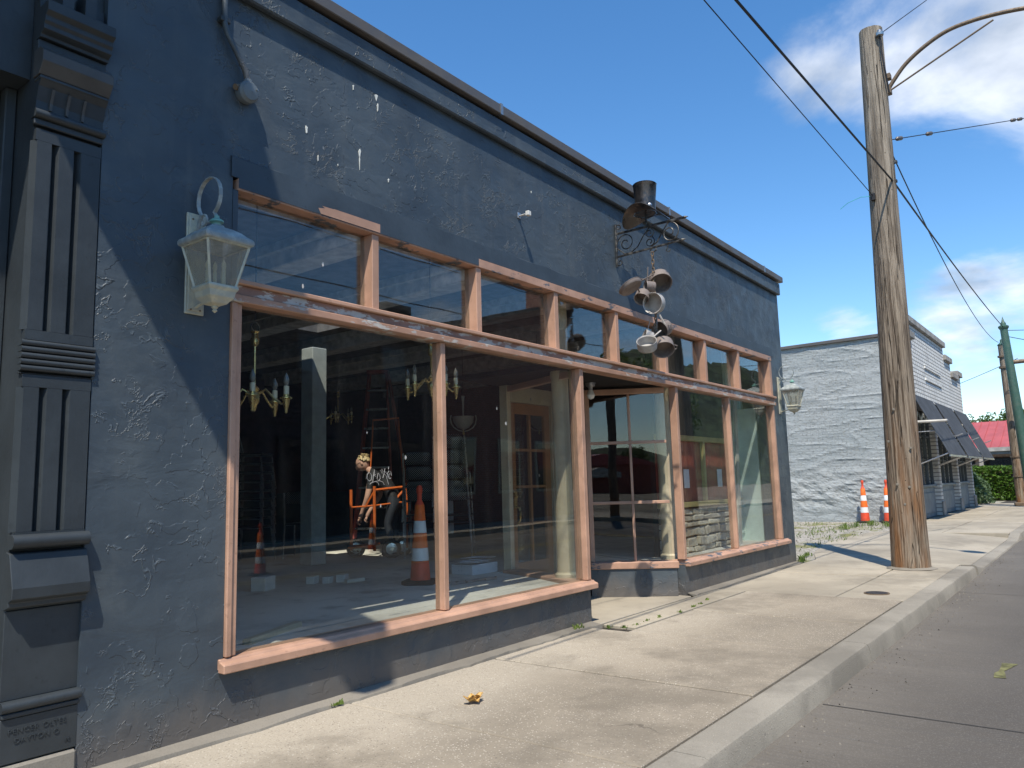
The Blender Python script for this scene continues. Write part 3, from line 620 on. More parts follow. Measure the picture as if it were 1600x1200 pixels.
for a, b in ((2.416, 4.023), (4.073, 5.857), (7.873, 9.334), (9.386, 10.954)): MB().box(a, b, 0.040, 0.046, 0.379, 2.251).build('window_pane', 'glass', shop)
# entrance recess: slanted side windows, door wall, ceiling
def slanted(A, B, rows, cols, knee_mat, tag_):
    A = Vector((*A, 0)); B = Vector((*B, 0)); d = (B-A); l = d.length; d.normalize(); nrm_ = Vector((d.y, -d.x, 0))
    m = Matrix.Translation(A) @ Matrix((d, -nrm_, Vector((0, 0, 1)))).transposed().to_4x4()
    MB().box(0.0, l, -0.06, 0.10, 0.009, 0.298, m).build('knee_wall', knee_mat, shop)
    MB().box(-0.02, l, -0.10, 0.12, 0.300, 0.372, m).build('window_sill', 'salmon_chip', shop, bevel=0.006)
    MB().box(0.03, l-0.03, -0.02, 0.05, 2.19, 2.250, m).build('window_head', 'salmon', shop, bevel=0.004)
    MB().box(l-0.05, l, -0.02, 0.05, 0.373, 2.250, m).build('window_jamb', 'salmon', shop, bevel=0.004)
    for r in range(1, rows): z = 0.373+(2.19-0.373)*[0, 0.345, 0.705][r]; MB().box(0.035, l-0.051, -0.012, 0.035, z-0.016, z+0.016, m).build('muntin', 'salmon', shop, bevel=0.003)
    zc = [0.373, 0.373+1.817*0.345-0.017, 0.373+1.817*0.345+0.017, 0.373+1.817*0.705-0.017, 0.373+1.817*0.705+0.017, 2.189]
    if rows == 1: zc = [0.373, 2.189]
    for c in range(1, cols):
        x = l*c/cols*0.94
        for k in range(0, len(zc), 2): MB().box(x-0.014, x+0.014, -0.010, 0.033, zc[k], zc[k+1], m).build('muntin', 'salmon', shop, bevel=0.003)
    MB().box(0.035, l-0.051, 0.010, 0.015, 0.374, 2.189, m).build('window_pane', 'glass', shop)
slanted((7.80, 0.09), (7.31, 0.86), 3, 2, 'stucco', 'r')
slanted((6.36, 1.21), (5.905, 0.09), 1, 1, 'stucco', 'l')
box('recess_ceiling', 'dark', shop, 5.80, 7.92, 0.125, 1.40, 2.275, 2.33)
box('recess_side_wall', 'iron_paint', shop, 7.26, 7.36, 0.88, 1.30, 0.01, 2.27)
box('door_frame', 'cream_wood', shop, 6.362, 6.43, 1.22, 1.32, 0.01, 2.27, bevel=0.004); box('door_frame', 'cream_wood', shop, 7.18, 7.258, 1.22, 1.32, 0.01, 2.27, bevel=0.004)
box('door_frame', 'cream_wood', shop, 6.431, 7.179, 1.22, 1.32, 2.10, 2.27, bevel=0.004)
door = MB().box(6.435, 6.53, 1.25, 1.295, 0.03, 2.095).box(7.08, 7.175, 1.25, 1.295, 0.03, 2.095).box(6.531, 7.079, 1.25, 1.295, 0.03, 0.42).box(6.531, 7.079, 1.25, 1.295, 1.98, 2.095).build('door', 'door_wood', shop, bevel=0.004)
box('muntin', 'door_wood', door, 6.79, 6.82, 1.255, 1.29, 0.421, 1.979)
for z in (0.80, 1.19, 1.58): box('muntin', 'door_wood', door, 6.531, 6.789, 1.256, 1.289, z, z+0.028); box('muntin', 'door_wood', door, 6.821, 7.079, 1.256, 1.289, z, z+0.028)
box('door_pane', 'glass_clean', door, 6.532, 7.078, 1.270, 1.275, 0.422, 1.978)
hd = MB().box(6.462, 6.512, 1.232, 1.249, 0.98, 1.16); hd.tube([(6.487,1.236,1.00),(6.487,1.19,0.985),(6.487,1.175,0.93),(6.487,1.185,0.86),(6.487,1.225,0.81),(6.487,1.24,0.79)], 0.011); hd.lathe([(0,0),(0.02,0.003),(0.022,0.02),(0,0.024)], 10, Matrix.Translation((6.487,1.232,1.11)) @ Matrix.Rotation(R(90),4,'X'))
hd.build('handle', 'brass', door, smooth=True)
rl = thing('recess_lamp', (6.95, 0.55, 2.27), 'small bare ceiling lamp under the soffit of the entrance recess', 'lamp')
MB().lathe([(0.0, 0.003), (0.055, 0.0), (0.05, -0.03), (0.025, -0.05), (0.02, -0.075)], 14, Matrix.Translation((6.95, 0.55, 2.272))).build('socket', 'steel', rl, smooth=True)
MB().lathe([(0.018, -0.07), (0.03, -0.09), (0.045, -0.13), (0.03, -0.165), (0, -0.175)], 14, Matrix.Translation((6.95, 0.55, 2.272))).build('bulb', 'bulb', rl, smooth=True)
# inside
FLZ = 0.345
fl = [(1.745,0.223),(5.79,0.223),(6.22,1.0),(6.26,1.33),(7.37,1.33),(7.37,0.93),(7.93,0.223),(11.395,0.223),(11.395,8.095),(1.745,8.095)]
MB().prism(fl, 'z', 0.02, FLZ).build('interior_floor', 'floor_in', shop)
holed('interior_ceiling', 'ceiling', 1.745, 11.395, 0.253, 8.095, 3.30, 3.418)
for i in range(7):
    x = 2.55+1.42*i; box('ceiling_beam', 'beam', shop, x-0.13, x+0.13, 0.255, 8.09, 3.10, 3.298, bevel=0.01)
    box('beam_moulding', 'beam', shop, x-0.18, x-0.131, 0.255, 8.09, 3.22, 3.297); box('beam_moulding', 'beam', shop, x+0.131, x+0.18, 0.255, 8.09, 3.22, 3.297)
box('ceiling_beam', 'beam', shop, 1.76, 11.38, 2.55, 2.77, 2.98, 3.098, bevel=0.01)
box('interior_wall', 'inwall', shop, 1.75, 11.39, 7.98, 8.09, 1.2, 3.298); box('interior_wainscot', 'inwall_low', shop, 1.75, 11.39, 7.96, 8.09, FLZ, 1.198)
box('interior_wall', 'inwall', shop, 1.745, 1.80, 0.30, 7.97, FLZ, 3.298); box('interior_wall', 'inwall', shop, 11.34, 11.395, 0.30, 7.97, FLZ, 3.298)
for (px, Y) in ((490, 4.0),):
    p = W(px, 700, Y); box('interior_post', 'inpost', shop, p.x-0.11, p.x+0.11, Y-0.11, Y+0.11, FLZ, 2.98, bevel=0.008)
p = W(886, 800, 0.30)
MB().lathe([(0.105, FLZ), (0.105, 0.40), (0.085, 0.42), (0.083, 1.2), (0.080, 2.2), (0.09, 2.22), (0.09, 3.098)], 24, Matrix.Translation((p.x, 0.33, 0))).build('round_column', 'cream_wood', shop, smooth=True)
p = W(1041, 760, 0.28)
MB().lathe([(0.105, FLZ), (0.105, 0.40), (0.085, 0.42), (0.083, 1.2), (0.080, 2.2), (0.09, 2.22), (0.09, 3.098)], 24, Matrix.Translation((p.x, 0.28, 0))).build('round_column', 'cream_wood', shop, smooth=True)
# display wall of the right-hand window: stone, red boards, yellow trim
wx0, wx1, wy = 8.27, 10.32, 0.42
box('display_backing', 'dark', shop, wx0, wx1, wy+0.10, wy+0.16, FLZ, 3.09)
z = FLZ+0.005; row = 0
while z < 0.84:
    h = random.uniform(0.06, 0.12); h = min(h, 0.875-z); x = wx0
    while x < wx1-0.02:
        l = min(random.uniform(0.12, 0.36), wx1-x); 
        if wx1-(x+l) < 0.06: l = wx1-x
        d = random.uniform(0.0, 0.035); mm = MB().box(x+0.006, x+l-0.006, wy-0.02+d, wy+0.098, z+0.006, z+h-0.006)
        for v in mm.v:
            if v.y < wy+0.05: v.x += random.uniform(-0.016, 0.016); v.z += random.uniform(-0.014, 0.014); v.y += random.uniform(-0.015, 0.01)
        mm.build('stone', 'stone', shop, bevel=0.012); x += l
    z += h; row += 1
box('yellow_rail', 'yellow_wood', shop, wx0, wx1, wy-0.03, wy+0.098, 0.90, 0.96, bevel=0.004); box('yellow_rail', 'yellow_wood', shop, wx0, wx1, wy-0.03, wy+0.098, 1.71, 1.775, bevel=0.004)
x = wx0
while x < wx1-0.05: box('red_plank', 'red_board', shop, x+0.003, min(x+0.165, wx1)-0.003, wy+0.02+random.uniform(0, 0.008), wy+0.098, 0.962, 1.708, bevel=0.004); x += 0.165
for xq in (8.30, 9.42, 10.28): box('yellow_stile', 'yellow_wood', shop, xq-0.03, xq+0.03, wy-0.026, wy+0.018, 0.962, 1.708, bevel=0.003)
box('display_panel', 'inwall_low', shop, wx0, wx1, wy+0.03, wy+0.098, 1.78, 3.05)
for xq, lb in ((8.85, 'white paper pinned to the red boards on the round column side'), (9.88, 'white paper pinned to the red boards on the mint panel side')): tag(MB().box(xq, xq+0.15, wy+0.008, wy+0.014, 1.13, 1.36).build('paper_notice', 'paper'), lb, 'paper', 'papers on the red boards')
# mint panelling at the end of the window
box('mint_panel', 'mint', shop, 10.70, 11.30, 0.56, 0.62, FLZ, 3.05); box('mint_panel', 'mint', shop, 11.02, 11.33, 0.27, 0.559, FLZ, 2.24)
for (za, zb) in ((0.45, 0.86), (0.95, 2.85)):
    for (xa, xb, a, b) in ((10.76, 10.80, za, zb), (11.16, 11.20, za, zb), (10.801, 11.159, za, za+0.04), (10.801, 11.159, zb-0.04, zb)): box('panel_moulding', 'mint', shop, xa, xb, 0.538, 0.559, a, b, bevel=0.004)
tag(MB().bar((10.35, 0.36, FLZ), (10.86, 0.50, 2.5), 0.10, 0.025, (0, 1, 0)).build('leaning_board', 'board_white'), 'pale board leaning against the mint panel inside the right window', 'board')
tag(MB().bar((10.15, 0.30, FLZ), (10.62, 0.62, 1.35), 0.14, 0.02, (0, 1, 0)).build('leaning_board', 'board_white'), 'short pale plank propped on the floor inside the right window', 'board')
# letters scratched/painted on the big pane
def PXY(cx, cy): return W(540+cx/12.0, 690+cy/12.0, 0.0385)
strokes = [[(440,575),(405,620),(400,690),(440,740),(480,720),(490,650),(470,600),(430,570)], [(510,760),(520,640),(540,520),(545,640),(570,660)], [(520,640),(560,620)],
 [(600,640),(590,700),(620,735),(650,690),(640,620),(610,590),(600,640)], [(650,540),(690,600),(680,510),(720,580),(740,500),(720,600),(700,680)], [(720,600),(760,640),(805,800)], [(740,560),(830,690)],
 [(800,520),(810,470)], [(860,640),(850,570),(810,550),(785,600),(795,670),(830,700),(850,680)], [(830,600),(810,620),(815,660)], [(455,800),(480,775),(560,745),(640,735),(700,760),(725,810)], [(560,745),(610,775),(625,820)]]
m = MB()
for s_ in strokes: m.tube([PXY(*q) for q in s_], 0.0017, 5)
m.build('window_lettering', 'pan_pale', shop)
# bird droppings and peeled spots high on the wall, hook, crack line
for (px, py, w_, h_) in ((581,103,4,13),(552,136,2,8),(588,152,4,10),(590,168,2,12),(479,202,3,9),(562,240,3,11),(562,255,1,16),(607,282,2,5),(497,247,1,7),(528,258,1,3),(830,300,1,4)):
    c = W(px, py, -0.002); sx = w_*0.0045*c.x**0.25*0.6; sz = h_*0.0036*0.8; k = 9; q = []
    for i in range(k): a = i/k*6.283; r = random.uniform(0.6, 1.1); q.append((c.x+math.cos(a)*sx*r*(1.2 if math.sin(a) > 0 else 0.6), c.z+math.sin(a)*sz*r))
    MB().prism(q, 'y', -0.004, 0.002).build('dropping', 'splat', shop)
hk = W(810, 338); hook = thing('wall_hook', (hk.x, 0, hk.z), 'small white metal eye bracket on the blue wall above the windows', 'bracket')
MB().box(hk.x-0.02, hk.x+0.02, -0.012, 0.0, hk.z-0.02, hk.z+0.03).build('base', 'steel', hook, bevel=0.003); MB().box(hk.x-0.012, hk.x+0.012, -0.085, -0.012, hk.z-0.004, hk.z+0.004).box(hk.x-0.02, hk.x+0.02, -0.12, -0.085, hk.z-0.02, hk.z+0.02).build('eye', 'plaster', hook, bevel=0.004)
# cable conduit with round box
cp = thing('conduit_box', (2.38, 0, 3.45), 'painted metal conduit bending down the wall to a round flood-lamp box', 'conduit')
MB().tube([(2.255,-0.03,4.20),(2.255,-0.03,3.84),(2.27,-0.03,3.78),(2.33,-0.034,3.69),(2.385,-0.038,3.60),(2.40,-0.04,3.54)], 0.017, 10).build('pipe', 'stucco', cp, smooth=True)
MB().box(2.225, 2.285, -0.045, 0.0, 3.835, 3.865).build('pipe_strap', 'iron_paint', cp, bevel=0.004)
mm = Matrix.Translation((2.40, -0.03, 3.475)) @ Matrix.Rotation(R(98), 4, 'X')
MB().lathe([(0.055, -0.03), (0.062, -0.01), (0.062, 0.03), (0.05, 0.045), (0.048, 0.05), (0.0, 0.058)], 20, mm).build('round_box', 'grey_trim_d', cp, smooth=True)
MB().tube([(2.40, -0.04, 3.545), (2.40, -0.045, 3.52)], 0.024, 10).build('collar', 'grey_trim_d', cp); MB().tube([(2.35,-0.03,3.49),(2.325,-0.035,3.48)], 0.018, 8).build('plug', 'rusty', cp)
MB().tube([(2.43,-0.07,3.49),(2.434,-0.092,3.485)], 0.006, 6).build('screw', 'steel', cp)

# ------------------------------------------------------------------ neighbour on the left
nb = thing('iron_front_building', (0, 0, 0), 'dark painted cast-iron shopfront with fluted pilaster beside the blue shop', 'building')
pl = MB().box(1.345, 1.632, -0.045, 0.30, 0.13, 3.60).build('pilaster', 'iron_paint', nb)
def bandx(name, z0, z1, p, mat='iron_paint', x0=1.335, x1=1.640, bev=0.004): return MB().box(x0, x1, -p, -0.0455, z0, z1).build(name, mat, pl, bevel=bev)
def roll(z, r, p, x0=1.332, x1=1.642):
    pr = [(-p+r*0.1-r*math.cos(a), z+r*math.sin(a)) for a in [R(-90+180*i/8) for i in range(9)]]
    return MB().prism([(-0.0455, z-r)]+pr+[(-0.0455, z+r)], 'x', x0, x1).build('roll_moulding', 'iron_paint', pl, smooth=True)
for (z0, z1) in ((1.955, 2.83), (1.075, 1.70)):                                        # raised slats between the two flutes
    for (xa, xb) in ((1.352, 1.413), (1.447, 1.509), (1.543, 1.630)):
        pr = [(xa-0.018, -0.046), (xa, -0.078), (xb, -0.078), (xb, -0.046)]
        MB().prism(pr, 'z', z0, z1).build('raised_slat', 'iron_paint', pl)
    for (za, zb) in ((z1+0.001, z1+0.055), (z0-0.045, z0-0.001)): MB().box(1.345, 1.632, -0.078, -0.046, za, zb).build('panel_rail', 'iron_paint', pl)
for i in range(5): roll(1.895-0.028*i, 0.0125, 0.080)
bandx('necking', 1.715+0.042, 1.760, 0.078)
roll(1.035, 0.030, 0.095)
MB().prism([(-0.0455, 0.995), (-0.088, 0.985), (-0.135, 0.845), (-0.132, 0.80), (-0.10, 0.785), (-0.098, 0.765), (-0.07, 0.755), (-0.0455, 0.75)], 'x', 1.330, 1.644).build('base_block', 'iron_paint', pl, bevel=0.003)
bandx('base_panel', 0.385, 0.748, 0.058, bev=0.002); roll(0.362, 0.022, 0.080); bandx('base_fillet', 0.318, 0.338, 0.086)
plq = bandx('maker_plaque', 0.135, 0.316, 0.074)
txt('cast_lettering', 'PENCER OLTES', 0.030, 0.003, 'iron_paint', pl, (1.478, -0.0745, 0.252)); txt('cast_lettering', 'DAYTON O', 0.030, 0.003, 'iron_paint', pl, (1.478, -0.0745, 0.212)); txt('cast_lettering', 'FE', 0.022, 0.003, 'iron_paint', pl, (1.60, -0.0745, 0.168))
box('footing_block', 'footing', nb, 1.30, 1.638, -0.085, 0.28, 0.0, 0.129, bevel=0.01)
# capital
roll(2.955, 0.020, 0.085); bandx('capital_fillet', 2.905, 2.934, 0.076)
MB().prism([(-0.0455, 2.976), (-0.070, 2.976), (-0.072, 3.02), (-0.092, 3.085), (-0.115, 3.11), (-0.0455, 3.11)], 'x', 1.340, 1.638).build('capital_bell', 'iron_paint', pl)
for xq in (1.40, 1.47, 1.54): MB().prism([(-0.0705, 2.985), (-0.080, 2.985), (-0.083, 3.02), (-0.105, 3.08), (-0.09, 3.08), (-0.072, 3.03)], 'x', xq-0.006, xq+0.006).build('capital_rib', 'iron_dust', pl)
bandx('capital_fillet', 3.111, 3.128, 0.118); MB().prism([(-0.0455, 3.13), (-0.112, 3.13), (-0.150, 3.185), (-0.150, 3.232), (-0.115, 3.262), (-0.0455, 3.262)], 'x', 1.330, 1.644).build('abacus', 'iron_dust', pl, bevel=0.002)
bandx('capital_neck', 3.263, 3.318, 0.075); MB().prism([(-0.0455, 3.32), (-0.095, 3.32), (-0.098, 3.335), (-0.128, 3.35), (-0.128, 3.372), (-0.14, 3.385), (-0.14, 3.41), (-0.165, 3.425), (-0.165, 3.475), (-0.0455, 3.475)], 'x', 1.335, 1.640).build('upper_moulding', 'iron_paint', pl, bevel=0.002)
for xq in (1.40, 1.50): MB().box(xq, xq+0.05, -0.15, -0.0455, 3.476, 3.60).build('upper_block', 'iron_paint', pl)
# wall mass, window bay with frame, overhang added for its shade
box('wall', 'iron_paint', nb, -6.0, 1.50, 0.46, 8.3, 3.30, 7.0); box('wall', 'iron_paint', nb, -6.0, 1.50, 0.55, 8.3, 0.0, 3.298)
box('entablature', 'iron_paint', nb, -6.0, 1.634, -0.03, 0.458, 3.601, 6.4); box('lintel', 'iron_paint', nb, -6.0, 1.343, 0.02, 0.458, 3.15, 3.60)
box('bulkhead', 'iron_paint', nb, -6.0, 1.343, 0.18, 0.50, 0.0, 0.62)
for (xa, xb, ya, mt) in ((1.295, 1.343, 0.16, 'iron_paint'), (1.245, 1.294, 0.22, 'iron_paint'), (1.20, 1.244, 0.27, 'iron_dust'), (1.16, 1.199, 0.30, 'board_white')): box('window_jamb', mt, nb, xa, xb, ya, 0.44, 0.62, 3.149, bevel=0.005)
box('window_head', 'iron_paint', nb, -1.0, 1.159, 0.28, 0.44, 3.05, 3.149); box('window_pane', 'glass_clean', nb, -1.0, 1.159, 0.36, 0.366, 0.62, 3.049); box('meeting_rail', 'iron_paint', nb, -1.0, 1.159, 0.33, 0.39, 1.55, 1.62)
MB().prism([(-0.031, 4.05), (-0.30, 4.05), (-0.34, 4.16), (-0.50, 4.20), (-0.55, 4.45), (-0.031, 4.52)], 'x', -6.0, 1.0).build('shade_overhang', 'iron_paint', nb)  # overhang added out of view to throw shade on pilaster and wall
bs = thing('shadow_caster', (0.7, -0.3, 4.4), 'dark scroll-edged plate added out of view to cast the diagonal shadow on the blue wall', 'sign')  # unseen plate, outline shaped to throw the diagonal wall shadow
cor = [(-0.62, 4.44), (-1.09, 4.73), (-1.53, 4.92), (-1.80, 5.15), (-1.88, 5.45), (-1.83, 5.8), (-1.22, 6.75), (-0.99, 6.9), (-0.30, 6.99), (-0.25, 4.42)]
MB().prism(cor, 'x', 0.64, 0.76).build('caster_body', 'iron_paint', bs, bevel=0.01)
MB().bar((0.70, 0.0, 6.5), (0.70, -0.3, 6.5), 0.06, 0.06).bar((0.70, 0.0, 4.7), (0.70, -0.3, 4.7), 0.06, 0.06).build('arm', 'iron', bs)

# ------------------------------------------------------------------ wall lanterns
def lantern(root, c, flip=1):
    """c: centre of the lantern body's base line on the wall (x, z of the back plate middle)"""
    x, z = c
    def L_(px, py, pz): return (x+px, -py, z+pz)
    MB().box(x-0.062, x+0.062, -0.016, 0.0, z-0.33, z+0.30).box(x-0.05, x+0.05, -0.024, -0.0165, z-0.31, z+0.28).build('back_plate', 'verdigris_pale', root, bevel=0.004)
    D_ = 0.235
    # hoop and arm
    hoop = [L_(0, 0.022, 0.17), L_(0, 0.045, 0.235)]+[L_(0, 0.150-0.122*math.cos(a), 0.372+0.125*math.sin(a)) for a in [R(-48+i*18) for i in range(0, 17)]]+[L_(0, D_-0.006, 0.238)]
    m = MB()
    for a, b in zip(hoop[:-1], hoop[1:]): m.bar(a, Vector(b)+(Vector(b)-Vector(a))*0.08, 0.024, 0.006, up=(0.0001, 0.3, 1) if abs(Vector(b).y-Vector(a).y) > abs(Vector(b).z-Vector(a).z) else (0, 1, 0.3))
    m.build('hoop', 'verdigris', root)
    sc_ = spiral(L_(0, 0.095, 0.235), 0.05, 0.018, R(180), R(-200), 12, (0, -1, 0), (0, 0, 1))
    MB().tube(sc_, 0.007, 6).tube([L_(0, 0.02, 0.18), L_(0, 0.045, 0.235)], 0.008, 6).tube([L_(0, 0.14, 0.22), L_(0, D_, 0.205)], 0.008, 6).build('scroll', 'verdigris', root, smooth=True)
    # roof: square bell
    def ring(hw, zz): return [L_(sx*hw, D_+sy*hw, zz) for sx, sy in ((-1,-1),(1,-1),(1,1),(-1,1))]
    m = MB(); prof = [(0.150, 0.045), (0.158, 0.055), (0.158, 0.078), (0.150, 0.088), (0.128, 0.103), (0.105, 0.128), (0.070, 0.150), (0.034, 0.165), (0.030, 0.178)]
    for hw, zz in prof: m.v += [Vector(v) for v in ring(hw, zz)]
    for i in range(len(prof)-1):
        for j in range(4): m.f.append([i*4+j, i*4+(j+1) % 4, (i+1)*4+(j+1) % 4, (i+1)*4+j])
    m.f += [[3,2,1,0], [len(prof)*4-4+j for j in range(4)]]
    m.build('roof', 'verdigris', root, bevel=0.004)
    MB().lathe([(0.024, 0.176), (0.026, 0.188), (0.042, 0.196), (0.040, 0.206), (0.016, 0.222), (0.014, 0.236), (0.0, 0.244)], 14, Matrix.Translation((x, -D_, z))).build('finial', 'green_cap', root, smooth=True)
    # glass cage
    t, b = 0.135, 0.082; zt, zb = 0.043, -0.205
    T = ring(t, zt); B = ring(b, zb)
    m = MB()
    for i in range(4): m.bar(B[i], T[i], 0.012, 0.012)
    for i in range(4): m.bar(T[i], T[(i+1) % 4], 0.012, 0.010); m.bar(B[i], B[(i+1) % 4], 0.012, 0.010)
    m.build('cage', 'verdigris_pale', root)
    for i in range(4):
        j = (i+1) % 4; cen = Vector((x, -D_, z-0.08)); q = [Vector(B[i]), Vector(B[j]), Vector(T[j]), Vector(T[i])]; q2 = [v+(cen-v)*0.03 for v in q]
        MB().add(q+q2, [(0,1,2,3),(7,6,5,4),(0,4,5,1),(1,5,6,2),(2,6,7,3),(3,7,4,0)]).build('pane', 'lamp_glass', root)
    m = MB(); prof = [(0.092, -0.200), (0.098, -0.214), (0.092, -0.226), (0.085, -0.235), (0.078, -0.27), (0.060, -0.29), (0.050, -0.305), (0.022, -0.315)]
    for hw, zz in prof: m.v += [Vector(v) for v in ring(hw, zz)]
    for i in range(len(prof)-1):
        for j in range(4): m.f.append([i*4+j, i*4+(j+1) % 4, (i+1)*4+(j+1) % 4, (i+1)*4+j])
    m.f += [[3,2,1,0], [len(prof)*4-4+j for j in range(4)]]
    m.build('base_cup', 'verdigris_pale', root, bevel=0.003)
    MB().lathe([(0.018, -0.31), (0.020, -0.325), (0.010, -0.335), (0.016, -0.345), (0.0, -0.358)], 10, Matrix.Translation((x, -D_, z))).build('drop_finial', 'verdigris_pale', root, smooth=True)
    MB().tube([L_(0, 0.02, -0.29), L_(0, 0.10, -0.275), L_(0, D_-0.06, -0.262)], 0.009, 7).tube([L_(0.05, D_-0.03, -0.25), L_(0.05, D_+0.03, -0.255)], 0.024, 10).build('arm', 'verdigris_pale', root, smooth=True)
    for (ex, ey) in ((-0.035, 0.03), (0.035, -0.03), (0.02, 0.04)):
        MB().lathe([(0.012, -0.20), (0.012, -0.10), (0.009, -0.095), (0.014, -0.075), (0.012, -0.055), (0.0, -0.03)], 8, Matrix.Translation((x+ex, -D_+ey, z))).build('candle_bulb', 'candle', root, smooth=True)
    for sx in (-1, 1):
        for zz in (0.26, -0.305): MB().lathe([(0.006, 0), (0.006, 0.004), (0, 0.006)], 8, Matrix.Translation(L_(sx*0.03, 0.024, zz)) @ Matrix.Rotation(R(90), 4, 'X')).build('screw', 'rusty', root)
l1 = thing('wall_lantern', (2.13, 0, 2.42), 'weathered verdigris wall lantern beside the cast-iron pilaster end of the blue wall', 'lantern', 'coach lanterns on the blue shop wall'); lantern(l1, (2.13, 2.43))
l2 = thing('wall_lantern', (11.29, 0, 2.42), 'weathered pale wall lantern at the blue wall corner next to the gravel lot', 'lantern', 'coach lanterns on the blue shop wall'); lantern(l2, (11.29, 2.43))

# ------------------------------------------------------------------ hat sign and hanging pans
HX = 6.64
hs_ = thing('hat_sign', (HX, 0, 3.43), 'black wrought-iron bracket with scrollwork carrying a metal top hat', 'sign')
def H(p, z): return Vector((HX, -p, z))
MB().tube([H(0.012, 3.36), H(0.012, 3.80)], 0.012, 8).build('wall_bar', 'iron', hs_, smooth=True)
MB().bar(H(0.0, 3.70), H(0.74, 3.70), 0.014, 0.022).build('upper_bar', 'iron', hs_, bevel=0.002); MB().bar(H(0.0, 3.46), H(0.70, 3.485), 0.014, 0.018).build('lower_bar', 'iron', hs_, bevel=0.002)
Y_, Z_ = (0, -1, 0), (0, 0, 1)
def scr(pts, r=0.006): return MB().tube(pts, r, 6).build('scroll', 'iron', hs_, smooth=True)
scr(spiral(H(0.12, 3.58), 0.105, 0.022, R(200), R(-330), 26, Y_, Z_)[::-1][:0] or spiral(H(0.12, 3.585), 0.022, 0.105, R(-330), R(200), 30, Y_, Z_)+[H(0.10, 3.48), H(0.17, 3.475), H(0.25, 3.52), H(0.32, 3.62), H(0.38, 3.68)])
scr(spiral(H(0.385, 3.63), 0.055, 0.014, R(100), R(-420), 24, Y_, Z_)); scr(spiral(H(0.385, 3.54), 0.055, 0.014, R(60), R(-440), 24, Y_, Z_))
scr([H(0.40, 3.49), H(0.46, 3.52), H(0.53, 3.62), H(0.58, 3.68)]+spiral(H(0.60, 3.585), 0.105, 0.020, R(90), R(-450), 30, Y_, Z_))
for zz, sg in ((3.76, 1), (3.40, -1)): scr(spiral(H(0.045, zz), 0.035, 0.008, R(180), R(180-sg*400), 16, Y_, Z_), 0.006)
for zz in (3.70, 3.487): MB().lathe([(0.012, 0), (0.015, 0.02), (0.0, 0.06)], 8, Matrix.Translation(H(0.70 if zz < 3.6 else 0.74, zz)) @ Matrix.Rotation(R(90), 4, 'X')).build('bar_tip', 'iron', hs_)
scr([H(0.41, 3.475), H(0.38, 3.445), H(0.41, 3.425), H(0.45, 3.445), H(0.44, 3.478)], 0.006)
scr([H(0.57, 3.48), H(0.57, 3.44), H(0.55, 3.415), H(0.58, 3.40), H(0.60, 3.42)], 0.005)
MB().tube([H(0.355, 3.70), H(0.355, 3.83)], 0.009, 8).build('hat_stem', 'iron', hs_)
hatm = Matrix.Translation(H(0.355, 3.83)) @ Matrix.Rotation(R(2), 4, 'Y')
m = MB(); nn = 28
for k, (r0, dz) in enumerate(((0.105, 0.0), (0.15, 0.008), (0.205, 0.0), (0.205, 0.005), (0.15, 0.013), (0.105, 0.006))):
    for j in range(nn):
        a = 2*math.pi*j/nn; cx, cy = math.cos(a), math.sin(a); rr = r0*(1.0+0.10*abs(cy))
        droop = -0.85*max(0, r0-0.105)*(abs(cy)**2.0)*1.2 + 0.45*max(0, r0-0.105)*(cx*cx)
        m.v.append(hatm @ Vector((rr*cx, rr*cy*1.05, dz+droop)))
for k in range(5):
    for j in range(nn): m.f.append([k*nn+j, k*nn+(j+1) % nn, (k+1)*nn+(j+1) % nn, (k+1)*nn+j])
for j in range(nn): m.f.append([5*nn+j, 5*nn+(j+1) % nn, (j+1) % nn, j])
m.build('hat_brim', 'hat_metal', hs_, smooth=True)
MB().lathe([(0.0, 0.004), (0.102, 0.004), (0.100, 0.05), (0.103, 0.15), (0.115, 0.29), (0.119, 0.298), (0.115, 0.302), (0.0, 0.300)], 28, hatm).build('hat_crown', 'hat_metal', hs_, smooth=True)
MB().lathe([(0.0, 0), (0.018, 0.004), (0.02, 0.012), (0, 0.02)], 12, Matrix.Translation(H(0.355, 3.88)+Vector((-0.075, -0.085, 0))) @ Matrix.Rotation(R(90), 4, 'X') @ Matrix.Rotation(R(-40), 4, 'Y')).build('hat_badge', 'steel', hs_, smooth=True)
chn = thing('hanging_chain', (HX, -0.40, 3.10), 'rusty chain hanging from the hat sign bracket and carrying pans', 'chain')
zt = 3.43
for i in range(22):
    c = H(0.405, zt-0.018-i*0.040); ax = (1, 0, 0) if i % 2 else (0, 1, 0)
    MB().tube([c+Vector(ax)*0.013*math.cos(a)+Vector((0, 0, 0.027*math.sin(a))) for a in [i_*math.pi/5 for i_ in range(10)]], 0.0055, 6, closed=True).build('link', 'rusty', chn)
